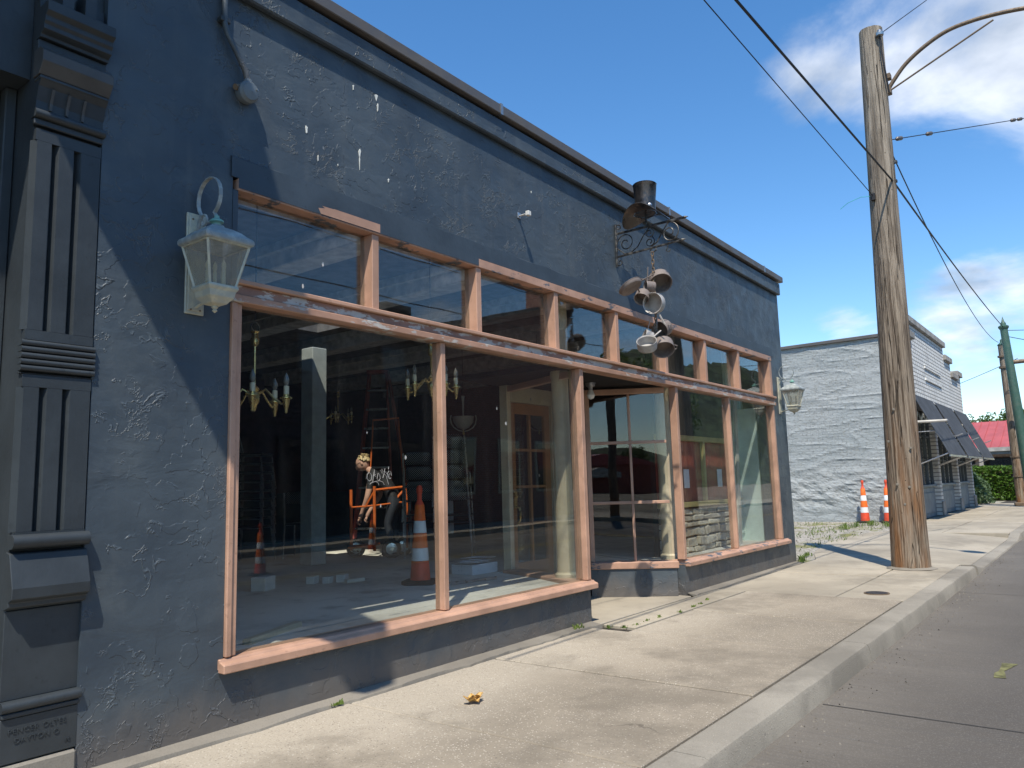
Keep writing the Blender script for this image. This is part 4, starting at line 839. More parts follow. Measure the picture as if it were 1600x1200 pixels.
def pan(px, py, off, r, dep, aim, mat, label, rim=True, hand=None, group='pans hanging from the chain'):
    """a saucepan whose mouth looks along aim; its centre lies off metres from the wall, on the pixel's ray"""
    c = W(px, py, -off); a = Vector(aim).normalized(); q = a.to_track_quat('Z', 'Y'); mt = Matrix.Translation(c) @ q.to_matrix().to_4x4()
    root = thing('saucepan', tuple(c), label, 'pan', group); h = dep/2; w_ = 0.006
    MB().lathe([(0.0, -h), (r*0.90, -h), (r*0.97, -h+r*0.08), (r, -h+r*0.2), (r*1.01, h), (r*1.05, h+0.004), (r*1.03, h+0.008), (r-w_, h), (r-w_, -h+r*0.2), (r*0.88, -h+w_), (0.0, -h+w_)], 28, mt).build('body', mat, root, smooth=True)
    if hand:
        d = Vector(hand).normalized(); d = (d-a*d.dot(a)).normalized()
        p0 = c+d*r+a*(h*0.7); MB().bar(p0, p0+d*hand_len, 0.016, 0.006, up=a).build('handle', mat, root, bevel=0.002)
    else: MB().tube([c+q@Vector((r*1.0, -0.03, h*0.4)), c+q@Vector((r*1.28, -0.02, h*0.4)), c+q@Vector((r*1.28, 0.02, h*0.4)), c+q@Vector((r*1.0, 0.03, h*0.4))], 0.005, 6).build('loop_handle', mat, root)
    return root
hand_len = 0.14
tocam = (CAM-W(1023, 475, -0.4)).normalized(); rt = RT; up = Vector((0, 0, 1))
pan(1031, 438, 0.42, 0.108, 0.10, tocam*0.7-up*0.55+rt*0.15, 'pan', 'largest brown saucepan, mouth turned down, in the upper part of the hanging bunch', hand=-rt+up*.3)
pan(1016, 448, 0.40, 0.052, 0.085, tocam*0.2-rt*0.95+up*0.1, 'pan', 'small steel cup hanging from the chain in the upper bunch', hand=up)
pan(986, 449, 0.38, 0.115, 0.026, -tocam*0.3+up*0.75-rt*0.5, 'pan', 'shallow tilted frying pan at the wall side of the hanging bunch', hand=rt+up*.4)
pan(1004, 463, 0.36, 0.070, 0.085, tocam*0.6-up*0.6-rt*0.25, 'pan', 'brown round-bottomed pan hanging behind the pale pan', hand=up)
pan(1023, 474, 0.46, 0.098, 0.085, tocam*0.85-rt*0.5+up*0.05, 'pan_pale', 'pale enamel saucepan with its open mouth turned to the street', hand=-up+rt*0.6)
pan(1036, 513, 0.42, 0.082, 0.105, tocam*0.72-rt*0.6-up*0.3, 'pan', 'grey saucepan tilted towards the street in the lower bunch')
pan(1013, 527, 0.36, 0.062, 0.075, -rt*0.85+tocam*0.15+up*0.3, 'pan_pale', 'small pale pan hanging behind the lower bunch', hand=up)
pan(1011, 539, 0.44, 0.092, 0.082, up*0.80+tocam*0.60-rt*0.05, 'pan_pale', 'upright pale saucepan at the very bottom of the bunch', hand=up+rt*.5)
pan(1036, 541, 0.46, 0.100, 0.095, tocam*0.66-up*0.65+rt*0.1, 'pan', 'brown saucepan with its mouth facing down at the bottom of the bunch')
for (za, zb) in ((3.0, 2.62),):
    tag(MB().tube([H(0.40, 2.60), H(0.39, 2.72), H(0.42, 2.80), H(0.405, 2.62)], 0.006, 6).build('wire_hook', 'steel'), 'bent wire hook joining the upper and lower pans', 'hook')

# ------------------------------------------------------------------ utility pole
pb = G(1424, 888); PT = Vector((pb.x+0.02, pb.y-0.12, 7.52))
pole = thing('utility_pole', tuple(pb), 'thick weathered wooden utility pole at the kerb with a curved lamp arm', 'utility pole')
m = MB(); n = 36; rings = []
for k in range(31):
    t = k/30; c = pb+(PT-pb)*t; r = 0.226-0.072*t+0.014*math.exp(-t*20); vs = []
    for j in range(n):
        a = 2*math.pi*j/n; d = Vector((math.cos(a), math.sin(a), 0)); rr = r*(1+0.03*mnoise.noise(Vector((d.x*2.2, d.y*2.2, t*4)))+0.012*mnoise.noise(Vector((d.x*9, d.y*9, t*2))))
        vs.append(c+d*rr+Vector((0, 0, 0.02*mnoise.noise(Vector((d.x*5, d.y*5, 9))) if k == 30 else (-0.05 if k == 0 else 0))))
    m.v += vs
for k in range(30):
    for j in range(n): m.f.append([k*n+j, k*n+(j+1) % n, (k+1)*n+(j+1) % n, (k+1)*n+j])
m.f.append([30*n+j for j in range(n)])
m.build('pole_shaft', 'polewood', pole, smooth=True)
def pole_at(z): t = z/7.52; return pb+(PT-pb)*t
def pole_r(z): return 0.226-0.072*z/7.52
def bolt(px, py):
    q = ray(px, py); s_ = ((pb-CAM).xy.length-0.20)/q.xy.length; c = CAM+q*s_; d = (CAM-c); d.z = 0; d.normalize()
    MB().lathe([(0.012, -0.03), (0.012, 0.012), (0.018, 0.014), (0.015, 0.022), (0, 0.024)], 8, Matrix.Translation(c) @ d.to_track_quat('Z', 'Y').to_matrix().to_4x4()).build('bolt', 'footing', pole)
for q in ((1402, 757), (1421, 761), (1414, 788), (1422, 845), (1419, 882), (1388, 690), (1396, 640), (1423, 700)): bolt(*q)
m = MB(); nn_ = 40
for k_, (ro, zo) in enumerate(((0.225, 0.03), (0.255, 0.022), (0.30, 0.004))):
    for j_ in range(nn_): a = 2*math.pi*j_/nn_; q_ = mnoise.noise(Vector((math.cos(a)*2, math.sin(a)*2, k_)))*0.03; m.v.append(pb+Vector((math.cos(a)*(ro+q_*(k_ > 0)), math.sin(a)*(ro+q_*(k_ > 0)), zo+q_*0.2)))
for k_ in range(2):
    for j_ in range(nn_): m.f.append([k_*nn_+j_, k_*nn_+(j_+1) % nn_, (k_+1)*nn_+(j_+1) % nn_, (k_+1)*nn_+j_])
m.build('base_fill', 'footing', pole)
# street-lamp arm
A0 = Vector((pb.x+0.05, pole_at(6.55).y-0.19, 6.55)); A1 = Vector((pb.x+0.05, pole_at(6.78).y-0.19, 6.78))
pts = []
for px, py in ((1388, 140), (1395, 128), (1415, 100), (1445, 72), (1480, 48), (1520, 32), (1560, 21), (1600, 13), (1640, 8), (1690, 6)): pts.append(XP(px, py, pb.x+0.10))
sm = []
for i in range(len(pts)-1):
    p0, p1, p2, p3 = pts[max(i-1, 0)], pts[i], pts[i+1], pts[min(i+2, len(pts)-1)]
    for k_ in range(5): t_ = k_/5; sm.append(0.5*((2*p1)+(p2-p0)*t_+(2*p0-5*p1+4*p2-p3)*t_*t_+(3*p1-p0-3*p2+p3)*t_**3))
MB().tube(sm+[pts[-1]], 0.028, 10).build('lamp_arm', 'rusty', pole, smooth=True)
MB().tube([XP(1393, 140, pb.x+0.10), XP(1552, 31, pb.x+0.10)], 0.013, 8).build('arm_brace', 'rusty', pole)
for q in ((1386, 121), (1387, 144)):
    c = XP(*q, pb.x+0.08); MB().box(c.x-0.05, c.x+0.05, c.y-0.05, c.y+0.10, c.z-0.04, c.z+0.04).build('arm_bracket', 'rusty', pole, bevel=0.006)
lh = pts[-1]; MB().lathe([(0.0, 0.08), (0.05, 0.07), (0.13, 0.02), (0.20, -0.06), (0.19, -0.07), (0.0, -0.05)], 16, Matrix.Translation(lh+Vector((0, -0.1, 0.0)))).build('lamp_head', 'coping', pole, smooth=True)
ic = XP(1365, 58, pb.x-0.1); ic.y = pole_at(7.4).y-0.14; ic.x = pb.x-0.12
MB().lathe([(0.02, -0.03), (0.05, -0.02), (0.055, 0.02), (0.03, 0.04), (0.03, 0.06), (0, 0.065)], 12, Matrix.Translation(ic)).build('insulator', 'steel', pole, smooth=True)
MB().tube([ic, ic+Vector((0, 0.0, -0.25)), ic+Vector((0.0, -0.02, -0.5)), A0+Vector((-0.1, 0.0, -0.05))], 0.012, 6).build('lamp_cable', 'wire', pole)
for (px, py) in ((1396, 254), (1396, 284)): c = V_ = XP(px, py, pb.x); MB().box(c.x-0.02, c.x+0.02, c.y-0.05, c.y+0.08, c.z-0.02, c.z+0.02).build('cable_clamp', 'iron', pole, bevel=0.004)
cl = XP(1364, 306, pb.x-0.16); MB().box(cl.x-0.03, cl.x+0.03, cl.y-0.03, cl.y+0.03, cl.z-0.07, cl.z+0.03).build('drop_clamp', 'wire', pole, bevel=0.006)
MB().tube([cl+Vector((0, 0.02, 0)), XP(1345, 308, pb.x-0.2), XP(1325, 317, pb.x-0.25), XP(1313, 327, pb.x-0.25)], 0.004, 5).build('loose_twine', 'stringcol', pole)
# overhead wires
def wire(a, b, r, sag, label, n=24, mat='wire'):
    a = Vector(a); b = Vector(b); pts = [a+(b-a)*(i/n)+Vector((0, 0, -sag*4*(i/n)*(1-i/n))) for i in range(n+1)]
    return tag(MB().tube(pts, r, 6).build('overhead_wire', mat), label, 'wire', 'overhead wires')
cA = XP(1396, 284, pb.x); far = G(1597, 790)
nearA = W(1150, 0, -1.78); dA = (nearA-cA)
wire(cA, cA+dA*1.6, 0.013, 0.0, 'thick black cable rising from the pole clamp over the shop pavement')
FT = Vector((far.x, far.y+0.05, 0))
def far_at(px, py): q = ray(px, py); return CAM+q*((far-CAM).xy.length/q.xy.length)
wire(cA, far_at(1571, 515), 0.014, 0.10, 'thick black cable running on from the pole towards the green post')
cB = cl.copy(); nearB = W(1100, 0, -1.35); wire(cB, cB+(nearB-cB)*1.6, 0.006, 0.0, 'thin wire rising from the pole side with turquoise twine')
wire(XP(1390, 232, pb.x), far_at(1560, 535), 0.009, 0.55, 'slack twisted wire drooping behind the thick cable to the old grey post')
cC = XP(1370, 58, pb.x-0.1); d = ray(1448, 0); wire(ic, CAM+d*((16.0)/d.x) if False else Vector((20.0, -9.0, 13.0)) if False else CAM+ray(1448, 0)*13.5, 0.007, 0.0, 'twisted service wire rising from the pole top insulator over the street')
sp = XP(1389, 219, pb.x+0.1); e_ = CAM+ray(1600, 185)*13.8; w5 = wire(sp, sp+(e_-sp)*3.2, 0.007, 0.0, 'span wire with strain insulators stretched across the street from the pole')
for t in (0.06, 0.25, 0.9, 0.96):
    c = sp+(e_-sp)*t*1.0; dd = (e_-sp).normalized(); MB().lathe([(0.006, -0.09), (0.03, -0.06), (0.03, 0.06), (0.006, 0.09)], 10, Matrix.Translation(c) @ dd.to_track_quat('Z', 'Y').to_matrix().to_4x4()).build('strain_insulator', 'coping', w5)
# far posts
fp = thing('utility_pole', tuple(far), 'slender old grey wooden pole next to the green post', 'utility pole')
topw = far_at(1565, 540)
MB().tube([far-Vector((0, 0, 0.1)), far+(topw-far)*0.5, topw], [0.16, 0.145, 0.125], 14).build('pole_shaft', 'polewood', fp, smooth=True)
MB().lathe([(0.13, 0), (0.15, 0.03), (0.05, 0.12), (0.04, 0.22), (0, 0.25)], 12, Matrix.Translation(topw)).build('pole_cap', 'green_pole', fp, smooth=True)
for k in (0.18, 0.3, 0.86, 0.93): c = far+(topw-far)*k; MB().lathe([(0.17, -0.03), (0.18, -0.03), (0.18, 0.03), (0.17, 0.03)], 14, Matrix.Translation(c)).build('strap', 'rusty', fp)
MB().box(far.x-0.2, far.x+0.2, far.y-0.22, far.y+0.22, 0.0, 0.12).build('base', 'rusty', fp, bevel=0.02)
gb = G(1616, 792); gt = CAM+ray(1568, 512)*((gb-CAM).xy.length/ray(1568, 512).xy.length)
gpz = thing('lamp_post', tuple(gb), 'dark green metal post with a pointed finial and rusty crossarm', 'lamp post')
MB().tube([gb, gb+(gt-gb)*0.5, gt], [0.19, 0.16, 0.12], 14).build('post', 'green_pole', gpz, smooth=True)
MB().lathe([(0.13, -0.06), (0.17, 0.0), (0.17, 0.05), (0.09, 0.10), (0.09, 0.16), (0.05, 0.22), (0.0, 0.42)], 14, Matrix.Translation(gt)).build('finial', 'green_pole', gpz, smooth=True)
ca = gb+(gt-gb)*0.80; MB().tube([ca, ca+Vector((0.3, -1.9, 0.05))], 0.075, 10).build('crossarm', 'rusty', gpz, smooth=True)
wire(gt+Vector((0, 0, -0.1)), gt+Vector((2, -9, 0.2)), 0.012, 0.3, 'thin wire leaving the green post over the street'); wire(gt+Vector((0, 0, -0.3)), gt+Vector((5, -7, -1.6)), 0.012, 0.2, 'slanting wire dropping from the green post towards the road')
wire(far_at(1590, 560), far_at(1380, 612)+Vector((16, 8, 0)), 0.01, 0.5, 'faint distant wire behind the grey brick building')

# ------------------------------------------------------------------ grey building
gy = thing('grey_brick_building', (28, 0.4, 0), 'pale grey painted brick building with stepped parapet and black awnings', 'building')
X0, X1, YF = 22.7, 33.4, 0.40
ns, nz = 220, 110; vs = []; fs = []
for j in range(nz+1):
    for i in range(ns+1):
        y = YF+0.30+(12.0-YF-0.30)*i/ns; z = 5.0*j/nz
        p = Vector((y*1.1, z*2.6, 0)); h = mnoise.fractal(p*1.15, 0.9, 2.1, 6)*0.013
        rg = 1-abs(mnoise.noise(Vector((y*0.55+3, z*2.9, 4)))*2); h += 0.022*max(0, rg)**7
        low = max(0.0, 1-abs(z-0.8)/0.95); h += low*0.055*mnoise.fractal(Vector((y*2.2, z*4.6, 8)), 0.8, 2.1, 5)
        vs.append((X0-0.02-h, y, z-0.02))
for j in range(nz):
    for i in range(ns): a = j*(ns+1)+i; fs.append((a, a+1, a+ns+2, a+ns+1))
MB().add(vs, fs).build('side_wall', 'greywall', gy, smooth=False)
box('core', 'greywall', gy, X0+0.10, X1-0.02, YF+0.36, 12.0, 0.0, 4.98)
MB().prism([(YF+0.301, 4.985), (12.0, 4.90), (12.0, 4.99), (YF+0.301, 5.075)], 'x', X0-0.10, X0+0.30).build('side_coping', 'coping', gy, bevel=0.008)
fr = [(X0, 3.40), (X1, 3.40), (X1, 4.80), (32.45, 4.80), (32.45, 4.62), (31.2, 4.62), (31.2, 5.10), (29.9, 5.10), (29.9, 5.52), (23.45, 5.52), (23.45, 5.0), (X0, 5.0)]
MB().prism(fr, 'y', YF, YF+0.30).build('parapet_wall', 'whitebrick', gy)
for (a, b, z) in ((32.40, X1+0.06, 4.801), (31.15, 32.46, 4.621), (29.85, 31.25, 5.101), (23.38, 29.95, 5.521)): box('parapet_coping', 'concap', gy, a, b, YF-0.09, YF+0.38, z, z+0.19, bevel=0.015)
box('corner_pier', 'whitebrick', gy, X0-0.02, 23.40, YF-0.16, YF-0.002, 3.40, 4.92); box('parapet_coping', 'concap', gy, X0-0.10, 23.48, YF-0.25, YF+0.30, 4.921, 5.12, bevel=0.015)
for z in (4.05, 4.42): box('raised_course', 'whitebrick', gy, 26.0, 28.8, YF-0.035, YF-0.001, z, z+0.09)
px_ = [X0+0.17, 26.3, 29.9, X1-0.17]
for k, xq in enumerate(px_):
    box('brick_pier', 'whitebrick', gy, xq-0.17, xq+0.17, YF-0.10, YF+0.29, 0.0, 3.398); box('pier_base', 'concap', gy, xq-0.21, xq+0.21, YF-0.15, YF-0.101, 0.0, 0.42, bevel=0.01)
for k in range(3):
    a, b = px_[k]+0.171, px_[k+1]-0.171
    box('bulkhead', 'grey_trim', gy, a, b, YF+0.06, YF+0.28, 0.0, 0.86); box('bulkhead_moulding', 'grey_trim', gy, a+0.15, b-0.15, YF+0.035, YF+0.059, 0.12, 0.70, bevel=0.012); box('window_sill', 'grey_trim', gy, a, b, YF-0.02, YF+0.28, 0.861, 0.93, bevel=0.01)
    nw = 4; fw_ = (b-a)/nw
    box('window_back', 'dark', gy, a, b, YF+0.24, YF+0.29, 0.931, 3.398)
    for i in range(nw+1): xx_ = a+fw_*i; box('window_mullion', 'grey_trim_d', gy, max(a, xx_-0.035), min(b, xx_+0.035), YF+0.05, YF+0.14, 0.931, 3.05, bevel=0.004)
    for z in (1.62, 2.30): box('window_muntin', 'grey_trim_d', gy, a+0.036, b-0.036, YF+0.075, YF+0.12, z, z+0.045)
    for i in range(nw): MB().box(a+fw_*i+0.036, a+fw_*(i+1)-0.036, YF+0.095, YF+0.101, 0.932, 3.049).build('window_pane', 'glass_clean', gy)
    box('transom_board', 'dark', gy, a, b, YF+0.04, YF+0.15, 3.051, 3.397)
    aw = MB(); y0, z0, y1, z1 = YF-0.12, 3.40, YF-0.86, 1.74; th = 0.03
    aw.add([(a+0.02, y0, z0), (b-0.02, y0, z0), (b-0.02, y1, z1), (a+0.02, y1, z1), (a+0.02, y0, z0-th), (b-0.02, y0, z0-th), (b-0.02, y1, z1-th), (a+0.02, y1, z1-th)], [(0,1,2,3),(7,6,5,4),(0,4,5,1),(1,5,6,2),(2,6,7,3),(3,7,4,0)])
    ao = aw.build('awning', 'awning', gy)
    MB().bar((a+0.04, y1, z1-0.04), (b-0.04, y1, z1-0.04), 0.03, 0.05).build('front_bar', 'steel', ao)
    for xq in (a+0.05, b-0.05):
        MB().tube([(xq, YF-0.02, 1.45), (xq, y1+0.03, z1+0.02)], 0.018, 8).build('support_arm', 'steel', ao); MB().tube([(xq, YF-0.02, 2.35), (xq, y1+0.30, z1+0.62)], 0.014, 8).build('support_arm', 'steel', ao)
    MB().tube([(b-0.10, y0-0.50, z0-1.10), (b-0.10, y0-0.72, z0-1.02)], 0.018, 6).build('awning_clip', 'steel', ao)
MB().box(X0-0.35, X0-0.02, YF-0.22, YF-0.161, 2.85, 4.05).build('side_board', 'rusty', gy, bevel=0.01)
MB().tube([(X0-0.4, YF-0.10, 2.58), (X0+0.6, YF-0.85, 2.63)], 0.035, 8).build('awning_boom', 'board_white', gy)

# ------------------------------------------------------------------ traffic cones
def cone(label, group='traffic cones'):
    c = thing('traffic_cone', (0, 0, 0), label, 'traffic cone', group)
    MB().prism([(-0.19, -0.13), (-0.13, -0.19), (0.13, -0.19), (0.19, -0.13), (0.19, 0.13), (0.13, 0.19), (-0.13, 0.19), (-0.19, 0.13)], 'z', 0, 0.045).build('base', 'rubber', c, bevel=0.008)
    seg = [(0.045, 0.26, 'cone_red', 'sleeve'), (0.262, 0.405, 'cone_white', 'reflective_band'), (0.407, 0.575, 'cone_orange', 'sleeve'), (0.577, 0.715, 'cone_white', 'reflective_band'), (0.717, 0.90, 'cone_orange', 'sleeve')]
    rr = lambda z: 0.118-0.062*(z-0.045)/0.85
    for (a, b, mt, nm) in seg: MB().lathe([(rr(a)*0.95, a), (rr(a), a+0.004), (rr(b), b-0.004), (rr(b)*0.95, b)], 22).build(nm, mt, c, smooth=True)
    MB().lathe([(0.052, 0.90), (0.040, 0.93), (0.028, 0.95), (0.026, 1.02), (0.036, 1.045), (0.036, 1.09), (0.024, 1.12), (0, 1.125)], 16).build('handle', 'cone_red', c, smooth=True)
    return c
c0 = cone('orange traffic cone with two white bands standing clear against the grey wall'); q = G(1358, 815); c0.location = (22.30, q.y+0.02, -0.01)
cq = G(1387, 815); c1 = dup(c0, (22.30, XP(1386, 780, 22.3).y, -0.01), 0.3, 'orange traffic cone half hidden behind the wooden utility pole')
c2 = dup(c0, (*G(657, 912, FLZ).xy, FLZ), 0.5, 'orange and white traffic cone standing inside the shop window by the chairs', 0.80)
c3 = dup(c0, (W(408, 880, 0).x*0+10.6, -7.9, -0.125), 0.2, 'traffic cone standing in the road across from the shop', 0.75)
q = DP(408, 898, 12.5); c3.location = (q.x, -q.y, -0.125); q = DP(587, 864, 16.1); c4 = dup(c0, (q.x, -q.y, -0.125), 0.7, 'smaller-looking traffic cone farther down the road mirrored in the glass', 0.75)

# ------------------------------------------------------------------ things inside the shop
FZ = FLZ
def chandelier(c, r, top, label, rot=0.3):
    root = thing('chandelier', tuple(c), label, 'chandelier', 'brass chandeliers in the shop'); cx, cy, cz = c
    MB().lathe([(0.0, -0.10), (0.012, -0.09), (0.018, -0.06), (0.03, -0.04), (0.034, 0.0), (0.022, 0.02), (0.030, 0.04), (0.012, 0.06), (0.008, 0.09)], 14, Matrix.Translation(c)).build('hub', 'brass', root, smooth=True)
    MB().tube([(cx, cy, cz+0.08), (cx, cy, top-0.14)], 0.008, 8).build('stem', 'brass', root); MB().lathe([(0.008, -0.15), (0.022, -0.14), (0.028, -0.11), (0.02, -0.09), (0.02, -0.07), (0.03, -0.06), (0.006, -0.05)], 12, Matrix.Translation((cx, cy, top))).build('stem_cap', 'brass', root, smooth=True)
    MB().tube([Vector((cx, cy, top-0.03))+Vector((0.028*math.cos(a), 0, 0.028*math.sin(a))) for a in [i*math.pi/6 for i in range(12)]], 0.005, 6, closed=True).build('ring', 'iron', root)
    MB().tube([(cx, cy, top), (cx, cy, 3.10)], 0.003, 5).build('chain', 'iron', root)
    for k in range(5):
        a = rot+k*2*math.pi/5; d = Vector((math.cos(a), math.sin(a), 0)); C_ = Vector(c)
        MB().tube([C_+d*0.03+Vector((0, 0, 0.01)), C_+d*r*0.35+Vector((0, 0, 0.035)), C_+d*r*0.62+Vector((0, 0, -0.02)), C_+d*r*0.85+Vector((0, 0, -0.055)), C_+d*r+Vector((0, 0, -0.05))], 0.007, 7).build('arm', 'brass', root, smooth=True)
        e = C_+d*r; ar = MB().lathe([(0.0, -0.115), (0.008, -0.11), (0.010, -0.09), (0.018, -0.06), (0.022, -0.03), (0.036, -0.025), (0.036, -0.018), (0.018, -0.012), (0.018, 0.0)], 12, Matrix.Translation(e)).build('candle_cup', 'brass', root, smooth=True)
        MB().lathe([(0.016, 0.001), (0.016, 0.05), (0.010, 0.052)], 10, Matrix.Translation(e)).build('candle_sleeve', 'candle', root, smooth=True)
        MB().lathe([(0.009, 0.053), (0.018, 0.075), (0.017, 0.095), (0.0, 0.135)], 10, Matrix.Translation(e)).build('bulb', 'bulb_clear', root, smooth=True)
    return root
p = DP(397, 618, 4.62); chandelier((p.x, p.y, p.z), 0.195, DP(397, 500, 4.62).z, 'brass five-arm chandelier hanging next to the left window jamb')
p = DP(674, 600, 5.9); chandelier((p.x, p.y, p.z), 0.195, DP(674, 525, 5.9).z, 'brass five-arm chandelier hanging behind the middle window mullion', 0.7)
p = DP(528, 650, 11.5); chandelier((p.x, p.y, p.z), 0.22, p.z+0.42, 'dim chandelier deep in the shop behind the grey post', 0.1)
for (px, py, t_, lb) in ((724, 655, 9.2, 'grey glass bowl pendant lamp hanging behind the large window'), (842, 655, 9.6, 'second bowl pendant lamp seen through the door side')):
    p = DP(px, py, t_); bw = thing('bowl_pendant', tuple(p), lb, 'pendant lamp', 'bowl pendants in the shop')
    MB().lathe([(0.0, -0.13), (0.02, -0.125), (0.07, -0.10), (0.115, -0.04), (0.13, 0.03), (0.126, 0.03), (0.11, -0.035), (0.0, -0.115)], 22, Matrix.Translation(p)).build('bowl', 'bowl', bw, smooth=True)
    for sg in (-1, 1): MB().tube([p+Vector((0, 0, -0.145))]+[p+RT*sg*(0.155*math.sin(a))+Vector((0, 0, -0.145*math.cos(a))) for a in (0.4, 0.8, 1.2, 1.6, 1.9)], 0.008, 6).build('hoop', 'bowl', bw, smooth=True)
    MB().lathe([(0, -0.19), (0.012, -0.18), (0.014, -0.16), (0.006, -0.13)], 10, Matrix.Translation(p)).build('finial', 'brass', bw); MB().tube([p+Vector((0, 0, 0.02)), p+Vector((0, 0, 0.20)), p+Vector((0, 0, 0.28))], [0.008, 0.012, 0.02], 8).build('stem', 'bowl', bw); MB().tube([p+Vector((0, 0, 0.28)), Vector((p.x, p.y, 3.1))], 0.003, 5).build('chain', 'iron', bw)
# stacking chairs
def chair(label, group):
    c = thing('stacking_chair', (0, 0, 0), label, 'chair', group)
    for sx in (-1, 1):
        MB().tube([(sx*0.22, 0.23, 0.0), (sx*0.21, 0.20, 0.44), (sx*0.20, 0.24, 0.62), (sx*0.19, 0.31, 0.86)], 0.011, 6).build('back_leg', 'steel', c, smooth=True)
        MB().tube([(sx*0.22, -0.23, 0.0), (sx*0.20, -0.18, 0.43), (sx*0.20, 0.18, 0.44)], 0.011, 6).build('front_leg', 'steel', c, smooth=True)
    m = MB(); n = 8
    for k in range(n+1):
        t = k/n*2-1
        for z, yo in ((0.715, 0.265), (0.77, 0.28), (0.82, 0.295), (0.87, 0.31)): w_ = 0.17*(1 if z < 0.85 else 0.86); m.v.append(Vector((t*w_, yo+0.03*(1-t*t), z)))
    for k in range(n):
        for j in range(3): m.f.append([k*4+j, (k+1)*4+j, (k+1)*4+j+1, k*4+j+1])
    o = m.build('backrest', 'perforated', c, smooth=True); md = o.modifiers.new('s', 'SOLIDIFY'); md.thickness = 0.006
    MB().box(-0.21, 0.21, -0.20, 0.20, 0.438, 0.458).build('seat', 'black_metal', c, bevel=0.006)
    return c
ch0 = chair('dark chair with perforated back in the tall stack next to the left window jamb', 'stacked chairs in the shop'); b_ = DP(392, 878, 9.8); first = True
ORD = ['lowest', 'second from bottom', 'third from bottom', 'fourth from bottom', 'fifth from bottom', 'sixth from bottom', 'seventh from bottom', 'eighth from bottom', 'topmost']
def chlab(k, n, where): return ('topmost' if k == n-1 else ORD[k])+' dark chair '+where
for k in range(9):
    loc = (b_.x, b_.y, FZ+0.115*k)
    if first: ch0.location = loc; ch0.rotation_euler = (0, 0, R(35)); ch0['label'] = chlab(0, 9, 'in the tall stack beside the left window jamb'); first = False
    else: dup(ch0, loc, R(35), chlab(k, 9, 'in the tall stack beside the left window jamb'))
for (px, t_, nn_, lb) in ((664, 9.9, 4, 'with perforated back, stacked behind the indoor traffic cone'), (713, 9.6, 5, 'with perforated back, stacked behind the middle window mullion')):
    q = DP(px, 868, t_)
    for k in range(nn_): dup(ch0, (q.x-0.012*k, q.y, FZ-0.10+0.185*k if k else FZ), R(125), chlab(k, nn_, lb))
q = DP(476, 868, 10.4); dup(ch0, (q.x, q.y, FZ-0.0), R(125), 'single dark perforated chair standing by the grey post')
# step ladder
q = DP(592, 850, 11.9); ld = thing('step_ladder', (q.x, q.y, FZ), 'tall red step ladder standing behind the person', 'ladder')
side = RT.copy(); side.z = 0; side.normalize(); bk = Vector((-side.y, side.x, 0)); base = Vector((q.x, q.y, FZ)); top = base+Vector((0, 0, 2.72))
for sg in (-1, 1):
    MB().bar(base+side*sg*0.30-bk*0.45, top+side*sg*0.13, 0.03, 0.07).build('rail', 'ladder_red', ld); MB().bar(base+side*sg*0.52+bk*0.55, top+side*sg*0.15+bk*0.05, 0.03, 0.05).build('rear_rail', 'ladder_red', ld)
for k in range(1, 9):
    t_ = k/9; a_ = base-bk*0.45*(1-t_)+Vector((0, 0, 2.72*t_)); hw = 0.30-0.17*t_; MB().bar(a_-side*hw, a_+side*hw, 0.08, 0.025).build('step', 'steel', ld)
MB().bar(top-side*0.17, top+side*0.17, 0.16, 0.05).build('top_cap', 'ladder_red', ld)
# orange hand truck
q = DP(583, 868, 10.1); ht = thing('hand_truck', (q.x, q.y, FZ), 'orange four-wheeled platform hand truck beside the bending person', 'hand truck'); o_ = Vector((q.x, q.y, FZ))
def hp(u, v, z): return o_+(side*u+bk*v+Vector((0, 0, z)))*0.9
for (u, v, h_) in ((-0.32, 0, 0.98), (0.04, -0.1, 1.02), (0.46, 0.25, 1.06)): MB().tube([hp(u, v, 0.10), hp(u, v, h_)], 0.020, 8).build('upright', 'orange_metal', ht)
MB().tube([hp(0.04, -0.1, 0.96), hp(0.46, 0.25, 1.0)], 0.020, 8).build('top_rail', 'orange_metal', ht); MB().tube([hp(-0.32, 0, 0.72), hp(0.04, -0.1, 0.74), hp(0.46, 0.25, 0.78)], 0.012, 8).build('cross_rail', 'orange_metal', ht)
MB().tube([hp(-0.05, 0.3, 1.9), hp(-0.05, 0.3, 2.02), hp(0.34, 0.35, 2.05), hp(0.34, 0.35, 1.92)], 0.012, 8).tube([hp(-0.05, 0.3, 1.9), hp(-0.10, 0.28, 1.02)], 0.010, 8).tube([hp(0.34, 0.35, 1.92), hp(0.42, 0.27, 1.04)], 0.010, 8).build('push_handle', 'orange_metal', ht, smooth=True)
MB().bar(hp(-0.30, -0.1, 0.16), hp(0.08, -0.12, 0.18), 0.36, 0.03).build('platform', 'orange_metal', ht, bevel=0.004); MB().tube([hp(0.42, 0.22, 0.95), hp(0.30, 0.14, 0.80)], 0.018, 8).tube([hp(0.04, -0.1, 0.95), hp(-0.10, -0.06, 0.72)], 0.014, 8).build('stay', 'orange_metal', ht)
for (u, v) in ((0.30, -0.20), (-0.28, 0.15), (0.40, 0.30)):
    mt = Matrix.Translation(hp(u, v, 0.125)) @ (side*0.25+bk*-0.97).normalized().to_track_quat('Z', 'Y').to_matrix().to_4x4()
    wh = MB().lathe([(0.075, -0.03), (0.115, -0.03), (0.125, -0.015), (0.125, 0.015), (0.115, 0.03), (0.075, 0.03), (0.075, -0.03)], 22, mt, caps=False).build('wheel', 'rubber', ht, smooth=True)
    MB().lathe([(0.0, -0.02), (0.074, -0.015), (0.074, 0.015), (0.03, 0.02), (0.03, 0.035), (0.0, 0.035)], 18, mt).build('hub', 'steel', wh, smooth=True)
